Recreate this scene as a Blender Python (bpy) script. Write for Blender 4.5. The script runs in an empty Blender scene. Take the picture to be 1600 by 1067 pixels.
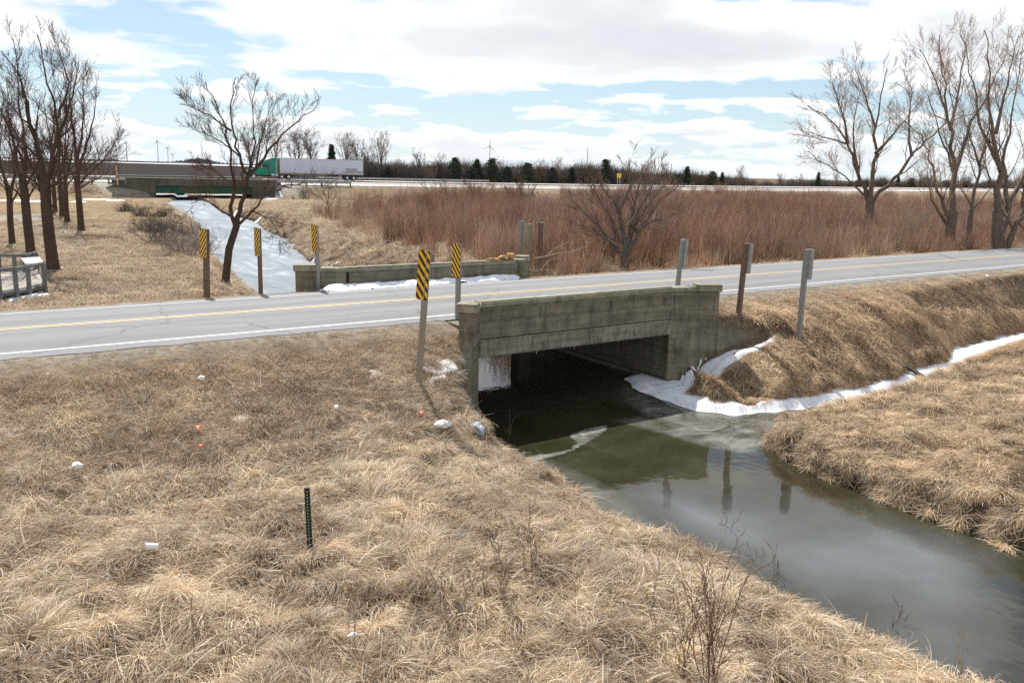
import bpy, bmesh, math, random
import numpy as np
from mathutils import Vector, Matrix
random.seed(7); rng = np.random.default_rng(7)
R = math.radians

# ---------------------------------------------------------------- frame of reference
# world X runs along the country road (to the right / away), world Y across it (away from the camera),
# z = 0 is the road edge, the stream surface lies at -2.7
F = 1291.0; PITCH = R(11.6); ROLL = R(1.4); H = 4.5; AZ = R(55.6)
sA, cA = math.sin(AZ), math.cos(AZ)
def v2s(X, Y, z=0.0): return np.array([X*sA + Y*cA, -X*cA + Y*sA, z])       # view frame -> world
def s2v(s, t): return s*sA - t*cA, s*cA + t*sA
_f = np.array([0, math.cos(PITCH), -math.sin(PITCH)]); _r0 = np.array([1., 0, 0]); _u0 = np.cross(_r0, _f)
_r = _r0*math.cos(ROLL) + _u0*math.sin(ROLL); _u = -_r0*math.sin(ROLL) + _u0*math.cos(ROLL)
def px(x, y, z=0.0):
    d = _f + _r*(x-800)/F + _u*(533.5-y)/F; k = (z-H)/d[2]; return v2s(d[0]*k, d[1]*k, z)
def pd(x, y, Y):
    d = _f + _r*(x-800)/F + _u*(533.5-y)/F; k = Y/d[1]; return v2s(d[0]*k, Y, H + d[2]*k)
def proj(P):
    P = np.asarray(P, float); X, Y = s2v(P[..., 0], P[..., 1]); Z = P[..., 2]-H
    c = Y*_f[1] + Z*_f[2]; c = np.where(c < .1, .1, c)
    a = X*_r[0] + Y*_r[1] + Z*_r[2]; b = X*_u[0] + Y*_u[1] + Z*_u[2]
    return 800 + F*a/c, 533.5 - F*b/c, Y

# ---------------------------------------------------------------- camera, world, sun, exposure
sc = bpy.context.scene; COL = sc.collection
cam = bpy.data.objects.new('camera', bpy.data.cameras.new('camera')); COL.objects.link(cam)
cam.data.lens = 36*F/1600; cam.data.sensor_width = 36; cam.data.clip_end = 30000; cam.data.clip_start = .1
def _w(v): return Vector(v2s(v[0], v[1], v[2]))
rr, uu, ff = _w(_r), _w(_u), _w(_f)
cam.matrix_world = Matrix(((rr.x, uu.x, -ff.x, 0), (rr.y, uu.y, -ff.y, 0), (rr.z, uu.z, -ff.z, H), (0, 0, 0, 1)))
sc.camera = cam
SUN_EL, SUN_AZ = R(50), R(11)      # azimuth measured from +Y towards +X
sun = bpy.data.objects.new('sun', bpy.data.lights.new('sun', 'SUN')); COL.objects.link(sun)
sun.data.energy = 4.9; sun.data.angle = R(.53); sun.data.color = (1, .955, .88)
sd = Vector((math.sin(SUN_AZ)*math.cos(SUN_EL), math.cos(SUN_AZ)*math.cos(SUN_EL), math.sin(SUN_EL)))
sun.rotation_euler = sd.to_track_quat('Z', 'Y').to_euler(); sun.location = sd*300
sc.view_settings.view_transform = 'Standard'; sc.view_settings.look = 'None'
sc.view_settings.gamma = 1; sc.view_settings.use_curve_mapping = False; sc.view_settings.exposure = .45
sc.cycles.use_denoising = False
sc.cycles.max_bounces = 6; sc.cycles.transparent_max_bounces = 8; sc.cycles.caustics_reflective = False; sc.cycles.caustics_refractive = False

def NT(nt, typ, **kw):
    n = nt.nodes.new(typ)
    for k, v in kw.items():
        if k.startswith('i_'):
            key = k[2:]; key = int(key) if key.isdigit() else key.replace('_', ' ')
            n.inputs[key].default_value = v
        else: setattr(n, k, v)
    return n
def math_node(nt, op, a, b=None, c=None, clamp=False):
    n = nt.nodes.new('ShaderNodeMath'); n.operation = op; n.use_clamp = clamp
    for i, v in enumerate((a, b, c)):
        if v is None: continue
        if isinstance(v, (int, float)): n.inputs[i].default_value = v
        else: nt.links.new(v, n.inputs[i])
    return n.outputs[0]
def mixc(nt, fac, a, b, blend='MIX'):
    n = nt.nodes.new('ShaderNodeMix'); n.data_type = 'RGBA'; n.blend_type = blend
    for i, v in ((0, fac), (6, a), (7, b)):
        if isinstance(v, (int, float)): n.inputs[i].default_value = v
        elif isinstance(v, tuple): n.inputs[i].default_value = (*v, 1) if len(v) == 3 else v
        else: nt.links.new(v, n.inputs[i])
    return n.outputs[2]
def ramp(nt, src, stops):
    n = nt.nodes.new('ShaderNodeValToRGB'); e = n.color_ramp.elements
    while len(e) > 1: e.remove(e[-1])
    for i, (p, c) in enumerate(stops):
        el = e[0] if i == 0 else e.new(p)
        el.position = p; el.color = (*c, 1) if isinstance(c, tuple) else (c, c, c, 1)
    nt.links.new(src, n.inputs[0]); return n.outputs[0]

world = bpy.data.worlds.new('World'); sc.world = world; world.use_nodes = True
nt = world.node_tree; nt.nodes.clear(); L = nt.links.new
sky = NT(nt, 'ShaderNodeTexSky', sky_type='NISHITA', sun_disc=False, sun_elevation=SUN_EL, sun_rotation=SUN_AZ, air_density=1.0, dust_density=.6, ozone_density=1.2, altitude=250)
tc = NT(nt, 'ShaderNodeTexCoord'); sep = NT(nt, 'ShaderNodeSeparateXYZ'); L(tc.outputs['Generated'], sep.inputs[0])
dz = math_node(nt, 'MAXIMUM', sep.outputs[2], 0.0)
inv = math_node(nt, 'DIVIDE', 1.0, math_node(nt, 'ADD', dz, .055))
cx = math_node(nt, 'MULTIPLY', sep.outputs[0], inv); cy = math_node(nt, 'MULTIPLY', sep.outputs[1], inv)
# turn the cloud plane into the direction the bands run
u_ = math_node(nt, 'SUBTRACT', math_node(nt, 'MULTIPLY', cx, sA), math_node(nt, 'MULTIPLY', cy, cA))
v_ = math_node(nt, 'ADD', math_node(nt, 'MULTIPLY', cx, cA), math_node(nt, 'MULTIPLY', cy, sA))
az_ = math_node(nt, 'ARCTAN2', u_, v_)
def cloud(a, b, off, det, seed, rough=.52):
    c_ = NT(nt, 'ShaderNodeCombineXYZ', i_2=seed); L(math_node(nt, 'MULTIPLY', az_, a), c_.inputs[0]); L(math_node(nt, 'MULTIPLY', math_node(nt, 'ADD', dz, off), b), c_.inputs[1])
    n_ = NT(nt, 'ShaderNodeTexNoise', i_Scale=1.0, i_Detail=det, i_Roughness=rough, i_Distortion=.15); L(c_.outputs[0], n_.inputs['Vector']); return n_.outputs[0]
band = ramp(nt, dz, [(0, .60), (.022, .57), (.045, .53), (.065, .475), (.095, .46), (.112, .56), (.145, .63), (.2, .58), (.3, .56), (.6, .53), (1, .5)])
wl = ramp(nt, dz, [(0, 0.0), (.08, 0.0), (.125, 1.0), (1, 1.0)])
def blend(o1, o2, d1, d2):
    lo = cloud(9.5, 46.0, o1, d1, 4.1); hi = cloud(3.6, 15.0, o2, d2, 9.3); m_ = NT(nt, 'ShaderNodeMix'); L(wl, m_.inputs[0]); L(lo, m_.inputs[2]); L(hi, m_.inputs[3]); return math_node(nt, 'ADD', m_.outputs[0], math_node(nt, 'SUBTRACT', band, .5))
cov = blend(0.0, 0.0, 9.0, 9.0); cov2 = blend(.006, .020, 3.0, 4.0)
mask = ramp(nt, cov, [(0, 0.0), (.475, 0.0), (.52, .8), (.56, 1.0), (1, 1.0)])
# grey bellies: shade where there is more cloud above
belly = ramp(nt, cov2, [(0, (.83, .835, .84)), (.52, (.83, .835, .84)), (.58, (.76, .775, .80)), (.66, (.65, .67, .70)), (.8, (.58, .60, .635))])
hz = ramp(nt, dz, [(0, (1.0, 1.0, 1.0)), (.3, (1.0, 1.0, 1.0)), (.6, (.85, .88, .92)), (1, (.7, .73, .8))])
cl = mixc(nt, 1.0, belly, hz, 'MULTIPLY')
skyc = mixc(nt, 1.0, sky.outputs[0], (.074, .079, .085), 'MULTIPLY')
skyc = mixc(nt, ramp(nt, dz, [(0, .75), (.1, .45), (.25, .15), (.5, 0.0)]), skyc, (.46, .60, .69)); sm = mixc(nt, mask, skyc, cl)
# horizon haze of the sky itself
hzf = ramp(nt, dz, [(0, .7), (.03, .32), (.07, .08), (.12, 0.0)])
sm = mixc(nt, hzf, sm, (.68, .74, .77))
bg = NT(nt, 'ShaderNodeBackground', i_Strength=1.0); L(sm, bg.inputs[0])
wo = NT(nt, 'ShaderNodeOutputWorld'); L(bg.outputs[0], wo.inputs[0])

# ---------------------------------------------------------------- helpers
def tag(o, label=None, cat=None, group=None, kind=None):
    if label: o['label'] = label
    if cat: o['category'] = cat
    if group: o['group'] = group
    if kind: o['kind'] = kind
    return o
def empty(name, loc, label, cat, group=None, rz=0.0):
    o = bpy.data.objects.new(name, None); COL.objects.link(o); o.location = tuple(float(v) for v in loc); o.rotation_euler = (0, 0, rz)
    o.empty_display_size = .2
    return tag(o, label, cat, group)
def mesh_np(name, V, Fq, mat=None, parent=None, smooth=False, link=True):
    me = bpy.data.meshes.new(name)
    V = np.asarray(V, np.float32); me.vertices.add(len(V)); me.vertices.foreach_set('co', V.ravel())
    Fq = np.asarray(Fq, np.int32); k = Fq.shape[1]
    me.loops.add(Fq.size); me.loops.foreach_set('vertex_index', Fq.ravel())
    me.polygons.add(len(Fq)); me.polygons.foreach_set('loop_start', np.arange(0, Fq.size, k, dtype=np.int32))
    me.polygons.foreach_set('loop_total', np.full(len(Fq), k, np.int32))
    if smooth: me.polygons.foreach_set('use_smooth', np.ones(len(Fq), bool))
    me.update(calc_edges=True)
    if mat: me.materials.append(mat)
    o = bpy.data.objects.new(name, me)
    if link: COL.objects.link(o)
    if parent: o.parent = parent
    return o
class MB:
    def __init__(s): s.V = []; s.F = []; s.M = []
    def add(s, V, Fs, m=0):
        b = len(s.V); s.V += [tuple(float(c) for c in v) for v in V]; s.F += [tuple(i+b for i in f) for f in Fs]; s.M += [m]*len(Fs)
    def box(s, c, d, rz=0.0, m=0, rx=0.0):
        c = Vector([float(q) for q in c]); M = Matrix.Rotation(rz, 3, 'Z') @ Matrix.Rotation(rx, 3, 'X')
        V = [c + M @ Vector((x*d[0]/2, y*d[1]/2, z*d[2]/2)) for x in (-1, 1) for y in (-1, 1) for z in (-1, 1)]
        s.add(V, [(0, 1, 3, 2), (4, 6, 7, 5), (0, 4, 5, 1), (2, 3, 7, 6), (0, 2, 6, 4), (1, 5, 7, 3)], m)
    def prism(s, poly, z0, z1, m=0):
        """poly xy; z0/z1 numbers or lists"""
        n = len(poly); z0 = [z0]*n if not hasattr(z0, '__len__') else z0; z1 = [z1]*n if not hasattr(z1, '__len__') else z1
        V = [(p[0], p[1], z) for p, z in zip(poly, z0)] + [(p[0], p[1], z) for p, z in zip(poly, z1)]
        s.add(V, [tuple(range(n))[::-1], tuple(range(n, 2*n))] + [(i, (i+1) % n, n+(i+1) % n, n+i) for i in range(n)], m)
    def tube(s, pts, rad, n=8, m=0, cap=True):
        pts = [Vector([float(q) for q in p]) for p in pts]; rad = rad if hasattr(rad, '__len__') else [rad]*len(pts)
        V = []; 
        for i, p in enumerate(pts):
            t = (pts[min(i+1, len(pts)-1)] - pts[max(i-1, 0)]).normalized()
            a = t.orthogonal() if abs(t.z) > .9 else t.cross(Vector((0, 0, 1))); a.normalize(); b = t.cross(a)
            V += [p + (a*math.cos(2*math.pi*k/n) + b*math.sin(2*math.pi*k/n))*rad[i] for k in range(n)]
        Fs = [(i*n+k, i*n+(k+1) % n, (i+1)*n+(k+1) % n, (i+1)*n+k) for i in range(len(pts)-1) for k in range(n)]
        if cap: Fs += [tuple(range(n))[::-1], tuple(range(len(V)-n, len(V)))]
        s.add(V, Fs, m)
    def build(s, name, mat, parent=None, bevel=0.0, smooth=False, link=True):
        me = bpy.data.meshes.new(name); me.from_pydata(s.V, [], s.F)
        for mm in (mat if isinstance(mat, (list, tuple)) else [mat]): me.materials.append(mm)
        me.polygons.foreach_set('material_index', s.M)
        bm = bmesh.new(); bm.from_mesh(me); bmesh.ops.recalc_face_normals(bm, faces=bm.faces)
        if bevel: bmesh.ops.bevel(bm, geom=[e for e in bm.edges if len(e.link_faces) == 2 and e.calc_face_angle(0) > .5], offset=bevel, segments=2, affect='EDGES', clamp_overlap=True)
        bm.to_mesh(me); bm.free()
        if smooth: me.polygons.foreach_set('use_smooth', [True]*len(me.polygons))
        o = bpy.data.objects.new(name, me)
        if link: COL.objects.link(o)
        if parent: o.parent = parent
        return o
def copy_tree(o, parent=None):
    c = o.copy(); COL.objects.link(c); c.parent = parent
    for ch in list(o.children): copy_tree(ch, c)
    return c

def mat(name, col, rough=.8, var=.25, scale=6.0, bump=0.0, bscale=None, metal=0.0, col2=None, spec=.4, detail=6.0, rnd=0.0, attr=None, trans=0.0):
    m = bpy.data.materials.new(name); m.use_nodes = True; nt = m.node_tree; p = nt.nodes['Principled BSDF']
    p.inputs['Roughness'].default_value = rough; p.inputs['Metallic'].default_value = metal; p.inputs['Specular IOR Level'].default_value = spec
    tc = NT(nt, 'ShaderNodeTexCoord'); src = tc.outputs['Object']
    n = NT(nt, 'ShaderNodeTexNoise', i_Scale=scale, i_Detail=detail, i_Roughness=.6); nt.links.new(src, n.inputs['Vector'])
    f = ramp(nt, n.outputs[0], [(.28, 0.0), (.72, 1.0)])
    c2 = col2 or tuple(c*(1-var*1.2) for c in col); c1 = tuple(min(1, c*(1+var)) for c in col) if not col2 else col
    base = mixc(nt, f, c1, c2)
    if attr:
        a = NT(nt, 'ShaderNodeAttribute', attribute_name=attr); base = mixc(nt, 1.0, base, a.outputs['Color'], 'MULTIPLY')
    if rnd:
        oi = NT(nt, 'ShaderNodeObjectInfo'); k = math_node(nt, 'MULTIPLY_ADD', oi.outputs['Random'], rnd*2, 1-rnd)
        cc = NT(nt, 'ShaderNodeCombineColor'); 
        for i in range(3): nt.links.new(k, cc.inputs[i])
        base = mixc(nt, 1.0, base, cc.outputs[0], 'MULTIPLY')
    nt.links.new(base, p.inputs['Base Color'])
    if bump:
        b = NT(nt, 'ShaderNodeBump', i_Strength=.6, i_Distance=bump)
        nb = NT(nt, 'ShaderNodeTexNoise', i_Scale=bscale or scale*3, i_Detail=5.0); nt.links.new(src, nb.inputs['Vector'])
        nt.links.new(nb.outputs[0], b.inputs['Height']); nt.links.new(b.outputs[0], p.inputs['Normal'])
    if trans:
        tb = NT(nt, 'ShaderNodeBsdfTranslucent'); nt.links.new(base, tb.inputs[0]); ms = NT(nt, 'ShaderNodeMixShader', i_0=trans)
        nt.links.new(p.outputs[0], ms.inputs[1]); nt.links.new(tb.outputs[0], ms.inputs[2]); nt.links.new(ms.outputs[0], nt.nodes['Material Output'].inputs[0])
    return m

# value noise in numpy
_perm = rng.random((256, 256))
def vnoise(x, y):
    xi = np.floor(x).astype(int); yi = np.floor(y).astype(int); fx = x-xi; fy = y-yi
    fx = fx*fx*(3-2*fx); fy = fy*fy*(3-2*fy)
    g = lambda a, b: _perm[a & 255, b & 255]
    return (g(xi, yi)*(1-fx)+g(xi+1, yi)*fx)*(1-fy) + (g(xi, yi+1)*(1-fx)+g(xi+1, yi+1)*fx)*fy
def fbm(x, y, o=4):
    a = .5; r = 0
    for i in range(o): r = r + a*(vnoise(x*2**i+17*i, y*2**i+31*i)-.5)*2; a *= .5
    return r
def sstep(a, b, x):
    q = np.clip((x-a)/(b-a), 0, 1); return q*q*(3-2*q)

# ---------------------------------------------------------------- water outlines
def zw_v(Y): return -2.7 + 1.75*sstep(50, 125, Y)
def pxw(x, y):
    z = -2.7
    for _ in range(12):
        p = px(x, y, z); z = float(zw_v(s2v(p[0], p[1])[1]))
    return p
LEFT = [(11.3, -60), (11.3, 5), (11.1, 7.6), (11.0, 10.4), (10.65, 12), (10.9, 13), (11.25, 14.5), (11.1, 16), (11.0, 17.4), (11.5, 18.6), (12.45, 20.3), (12.45, 29.9)]
il = [(385, 455), (351, 425), (329, 402), (311, 388), (303, 372), (313, 356), (300, 345), (262, 322), (258, 317), (276, 312), (276, 304)]
ir = [(284, 301), (288, 307), (330, 317), (338, 324), (352, 332), (402, 347), (413, 360), (452, 377), (462, 392), (478, 410)]
ICE_L = [tuple(pxw(*p)[:2]) for p in il]; ICE_R = [tuple(pxw(*p)[:2]) for p in ir]
RIGHT_UP = [(21.0, 38), (20.9, 29.9), (20.9, 21.0), (20.9, 20.2), (19.5, 19.8), (19.0, 18.6), (19.0, 17.5), (19.7, 16.55), (22, 15.95), (24.9, 15.6), (29.3, 15.95), (34.7, 16.8), (40.1, 17.5), (50, 18.4), (60, 19)]
RIGHT_LO = [(60, 18.6), (50, 17.9), (40, 16.95), (34.7, 16.1), (29.5, 15.3), (25.5, 14.65), (21.3, 14.3), (18.9, 14.25), (18.1, 13.9), (17.6, 12.8), (17.3, 11), (17.2, 7), (17.2, 3), (17.6, -60)]
WATER = LEFT + [(12.4, 34)] + ICE_L + ICE_R + RIGHT_UP + RIGHT_LO
WATER = np.array(WATER)
SNOW_SHORE = [(19.7, 21.6), (19.05, 20.0), (18.95, 18.6), (18.9, 17.4), (19.6, 16.42), (22, 15.78), (24.9, 15.42), (29.3, 15.75), (34.7, 16.6), (40.1, 17.3), (50, 18.2), (60, 18.9),
              (60, 20.0), (50, 19.2), (41.2, 18.3), (38.6, 18.2), (34.8, 17.85), (32.2, 16.75), (31.2, 16.7), (29.2, 16.6), (28, 16.15), (26.5, 16.25), (25.3, 15.95), (24.2, 16.2), (23.2, 16.1), (22.3, 16.35), (20.6, 16.55), (19.6, 17.3), (19.6, 18.4), (20.9, 18.75), (22.6, 18.1), (22.7, 18.1), (23.6, 18.1), (23.75, 18.25), (22.9, 18.62), (22.0, 19.2), (20.6, 20.0), (20.65, 21.6)]
def poly_sd(poly, X, Y):
    """signed distance, negative inside"""
    d = np.full(X.shape, 1e9); ins = np.zeros(X.shape, bool); n = len(poly)
    for i in range(n):
        ax, ay = poly[i]; bx, by = poly[(i+1) % n]; ex, ey = bx-ax, by-ay
        q = np.clip(((X-ax)*ex + (Y-ay)*ey)/(ex*ex+ey*ey+1e-12), 0, 1)
        d = np.minimum(d, (X-ax-q*ex)**2 + (Y-ay-q*ey)**2)
        if ay != by:
            c = ((ay > Y) != (by > Y)) & (X < (bx-ax)*(Y-ay)/(by-ay)+ax); ins ^= c
    d = np.sqrt(d); return np.where(ins, -d, d)
# ---------------------------------------------------------------- highway line (near edge), in the view frame
HZ = 1.55
hw_px = [(-700, 270), (0, 282), (200, 285.2), (568, 290.6), (1000, 298), (1200, 299), (1600, 299.3)]
HW = [s2v(*px(x, y, HZ)[:2]) for x, y in hw_px]; HW = np.array(HW)
e0 = HW[1]-HW[2]; HW[0] = HW[1] + e0/np.linalg.norm(e0)*400
e1 = HW[-1]-HW[-2]; HW = np.vstack([HW, HW[-1] + e1/np.linalg.norm(e1)*1500])
def offset_line(Ln, d):
    out = []
    for i in range(len(Ln)):
        a = Ln[max(i-1, 0)]; b = Ln[min(i+1, len(Ln)-1)]; t = (b-a)/np.linalg.norm(b-a); out.append(Ln[i]+np.array([-t[1], t[0]])*d)
    return np.array(out)
# smooth the line
def smooth_line(Ln, n=60):
    d = np.r_[0, np.cumsum(np.linalg.norm(np.diff(Ln, axis=0), axis=1))]; q = np.linspace(0, d[-1], 400)
    P = np.stack([np.interp(q, d, Ln[:, k]) for k in (0, 1)], 1)
    for _ in range(60): P[1:-1] = (P[:-2] + 2*P[1:-1] + P[2:])/4
    return P
HWs = smooth_line(HW)
def hw_dist(X, Y):
    """distance beyond the near edge (positive = farther than the near edge)"""
    P = HWs[::4]; best = np.full(X.shape, 1e9); sg = np.zeros(X.shape)
    for i in range(len(P)-1):
        a, b = P[i], P[i+1]; e = b-a; q = np.clip(((X-a[0])*e[0]+(Y-a[1])*e[1])/(e@e), 0, 1)
        dx = X-a[0]-q*e[0]; dy = Y-a[1]-q*e[1]; d = np.sqrt(dx*dx+dy*dy); s = np.sign(e[0]*dy-e[1]*dx)
        u = d < best; best = np.where(u, d, best); sg = np.where(u, s, sg)
    return best*sg
def _hwp(x):
    best = min(range(1, len(HWs)-1), key=lambda i: abs(proj(v2s(HWs[i][0], HWs[i][1], HZ))[0]-x) if HWs[i][1] > 20 else 1e9)
    P0 = HWs[best].copy(); t_ = HWs[best+1]-HWs[best-1]; t_ /= np.linalg.norm(t_)
    for _ in range(6):
        xx, yy, Y_ = proj(v2s(P0[0], P0[1], HZ)); P0 = P0+t_*((x-xx)/F*Y_/max(.3, t_[0]))
    return P0
HB0 = _hwp(243); HB1 = _hwp(393); HBL = float(np.linalg.norm(HB1-HB0)); HBT = (HB1-HB0)/HBL
def terrain(s, t, rough=True):
    s = np.asarray(s, float); t = np.asarray(t, float); shp = s.shape; s = s.ravel(); t = t.ravel()
    X, Y = s2v(s, t)
    near = np.interp(t, [-40, 0, 8, 12, 14.5, 15.6, 17, 18.4, 19.5, 20.6, 21.6, 22.1], [-1.6, -1.8, -1.85, -1.8, -1.75, -1.8, -1.45, -.9, -.5, -.16, -.012, -.02])
    nearR = np.interp(t, [-40, 0, 12, 14.5, 16.3, 17.0, 18, 19.3, 20.6, 21.7, 22.1], [-1.7, -1.9, -2.0, -2.1, -2.1, -1.6, -.9, -.3, -.1, -.012, -.02])
    g = np.where(s > 16, nearR, near)
    far_l = np.interp(t, [22, 28.7, 29.6, 31, 34, 40], [-.02, -.012, -.1, -.45, -.85, -.95])
    fl = far_l + .35*sstep(60, 108, Y)
    far_r = np.interp(t, [22, 28.7, 30, 32, 40], [-.02, -.012, -.15, -.6, -.8]) + .25*sstep(60, 110, Y)
    fr = np.where(s > 22 + (t-40)*.18, far_r, fl)
    fz = np.where(s > 16, np.where(t < 45, far_r, fr), fl)
    P = np.where(t < 25, g, fz)
    road = (t > 21.8) & (t < 29.0)
    hd = hw_dist(X, Y)
    emb = np.where(hd < 0, HZ-.12 + (hd+1.5)*.30, np.where(hd < 45, HZ-.25, 0))
    beyond = np.interp(hd, [30, 33, 60, 200, 700, 1100, 2500, 9000], [1.9, 1.75, 1.2, 2.2, 5.6, 6.6, 2.0, -10])
    left = sstep(-.05, -.35, X/np.maximum(Y, 1))
    beyond = beyond*(.35+.65*left) - (1-left)*sstep(200, 900, hd)*1.5
    med = np.interp(hd, [-1, 0, 11, 13, 18, 21, 23, 34, 36], [HZ-.12, HZ-.1, HZ-.1, HZ-.0, HZ+.1, HZ+.22, HZ+.3, HZ+.3, HZ+.1])
    P = np.where(hd < -1, np.maximum(P, np.minimum(emb, HZ-.12)), P)
    P = np.where(hd >= -1, med, P); P = np.where(hd > 34, np.minimum(P*0+HZ+.25, HZ*0+np.maximum(beyond, -20)), P)
    P = np.where(hd > 34, beyond, P)
    d = poly_sd(WATER, s, t); zw = zw_v(Y)
    if rough:
        ns = fbm(s*1.1, t*1.1, 3); n2 = fbm(s*.28+5, t*.28, 2)
        wear = np.clip((np.abs(t-25.3)-4.5)/3, 0, 1)*np.clip(d/.6, 0, 1)
        lawn = np.where((t > 34) & (s < 14 + (t-34)*.12), .3, 1)
        amp = np.where(hd > -2, .1, 1)
        P = P + amp*wear*lawn*(ns*.40*np.clip(1.2-np.abs(t-8)/13, .35, 1) + n2*.3*np.clip(1-np.abs(t-8)/14, 0.1, 1))
        # steep tussocky slope right of the bridge: ridges that run downhill
        rb = (s > 20) & (t < 20.2) & (t > 15.5)
        P = P + np.where(rb, fbm(s*1.6, t*.35, 3)*.35*np.clip((20.2-t)/1.5, 0, 1), 0)
    # mound of grass in front of the right wing wall
    mound = .55*np.exp(-(((s-20.6)/1.3)**2 + ((t-17.5)/.75)**2)); 
    P = P + np.where(t < 20, mound*.4, 0)
    sl = np.where((s > 16) & (t > 15.8) & (t < 25), .62, np.where((s > 16) & (t <= 16), .30, .32))
    sl = np.where((t < 20) & (s < 12), np.interp(t, [14.5, 16, 18.3], [.22, .45, 3.5]), sl); sl = np.where(t > 30, .45, sl)
    lip = np.where(t < 30, np.where((s > 16) & (t < 15.5), .55, .38), np.where(Y < 80, .4, .25))
    sl = np.where((t < 22) & (s > 24), np.interp(t, [15.8, 17.2, 20.4], [.62, .75, 1.7]), sl)
    sl = np.where((t > 18.3) & (t < 31) & (s < 13), 9.0, sl)
    behind = (t > 20.32-.5*(s-20.4)) & (s > 20.6) & (s < 26) & (t < 31)
    sl = np.where(behind, 60.0, sl); sl = np.where((t > 20.25) & (t < 30) & ((s < 12.5) | (s > 20.85)), 200., sl)
    bank = zw + lip*sstep(-.05, .35, d) + np.maximum(d-.1, 0)*sl + (fbm(s*1.7+9, t*1.7, 3)*.14*np.clip(d*2, 0, 1) if rough else 0)
    # wing wall cuts
    z = np.minimum(P, bank)
    z = np.where(d < 0, zw - .45*sstep(0, .6, -d) - .02, z)
    # low snow shelf in front of the right abutment
    shelf = (s > 18.6) & (t > 16.5) & (t < 21.5) & (s < 25.2)
    wc = t + .5*(s-20.4)
    lim = np.interp(wc, [17.0, 19.3, 19.5, 20.2, 20.3, 20.42], [-.55, .14, 0, 0, .3, 9]) + np.interp(s, [20.5, 21.1, 21.4, 21.65, 22.2, 23, 23.6], [-2.62, -2.6, -2.15, -1.8, -1.52, -1.27, -1.02]) + np.maximum(s-23.5, 0)*2.5 + np.maximum(20.9-s, 0)*1.2*(wc < 18.9)
    lim = np.maximum(lim, zw+.12)
    z = np.where(shelf, np.minimum(z, lim), z)
    uu_ = (X-HB0[0])*HBT[0]+(Y-HB0[1])*HBT[1]; hh2 = (Y-HB0[1])*HBT[0]-(X-HB0[0])*HBT[1]
    spl = np.where(hh2 < -.75, 4.6, 0)+np.clip(-hh2-1, 0, 16)*.85+np.clip(hh2-33, 0, 12)*.8; out_ = np.maximum(np.maximum(-uu_-.6-spl, uu_-HBL-.6-spl), 0)
    zone = (hh2 > -22) & (hh2 < 46)
    lowz = zw+.32+np.clip(out_*2.2-np.where(hh2 < -.5, .8, 0), 0, 9)+(.12*fbm(s*.5, t*.5, 3) if rough else 0) + np.clip(-hh2-14, 0, 9)*.35
    z = np.where(zone & (z > lowz), lowz, z)
    ssd = poly_sd(SNOW_SHORE, s, t); flat = ((t < 17.2) | (s < 20.1) | (s > 26)) & (s > 18.6) & (t > 15) & (t < 20.5) & (d > -.05)
    z = np.where(flat, np.minimum(z, -2.6+np.clip(d, 0, 1.2)*.10+np.clip(ssd+.12, 0, 9)*1.05), z)
    und = (s > 12.52) & (s < 20.78) & (t > 20.5) & (t < 29.9)
    z = np.where(und, np.minimum(z, -3.0), z)
    z = np.where(road & ~und, -.03, z)
    return z.reshape(shp)

def axis(segs):
    out = []
    for a, b, st in segs: out += list(np.arange(a, b, st))
    return np.array(out)
sx = axis([(-9000, -1500, 700), (-1500, -300, 90), (-300, -60, 12), (-60, -14, 1.5), (-14, 26, .14), (26, 48, .25), (48, 100, .8), (100, 250, 5), (250, 900, 16), (900, 3000, 90), (3000, 9001, 600)])
ty = axis([(-60, -6, 3), (-6, 3, .6), (3, 21.8, .14), (21.8, 29, .6), (29, 36, .25), (36, 62, .45), (62, 130, .9), (130, 300, 2.5), (300, 900, 14), (900, 3000, 80), (3000, 9001, 500)])
GS, GT = np.meshgrid(sx, ty); GZ = terrain(GS, GT)
def near_only(s, t): return terrain(np.asarray(s, float), np.asarray(t, float))

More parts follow.
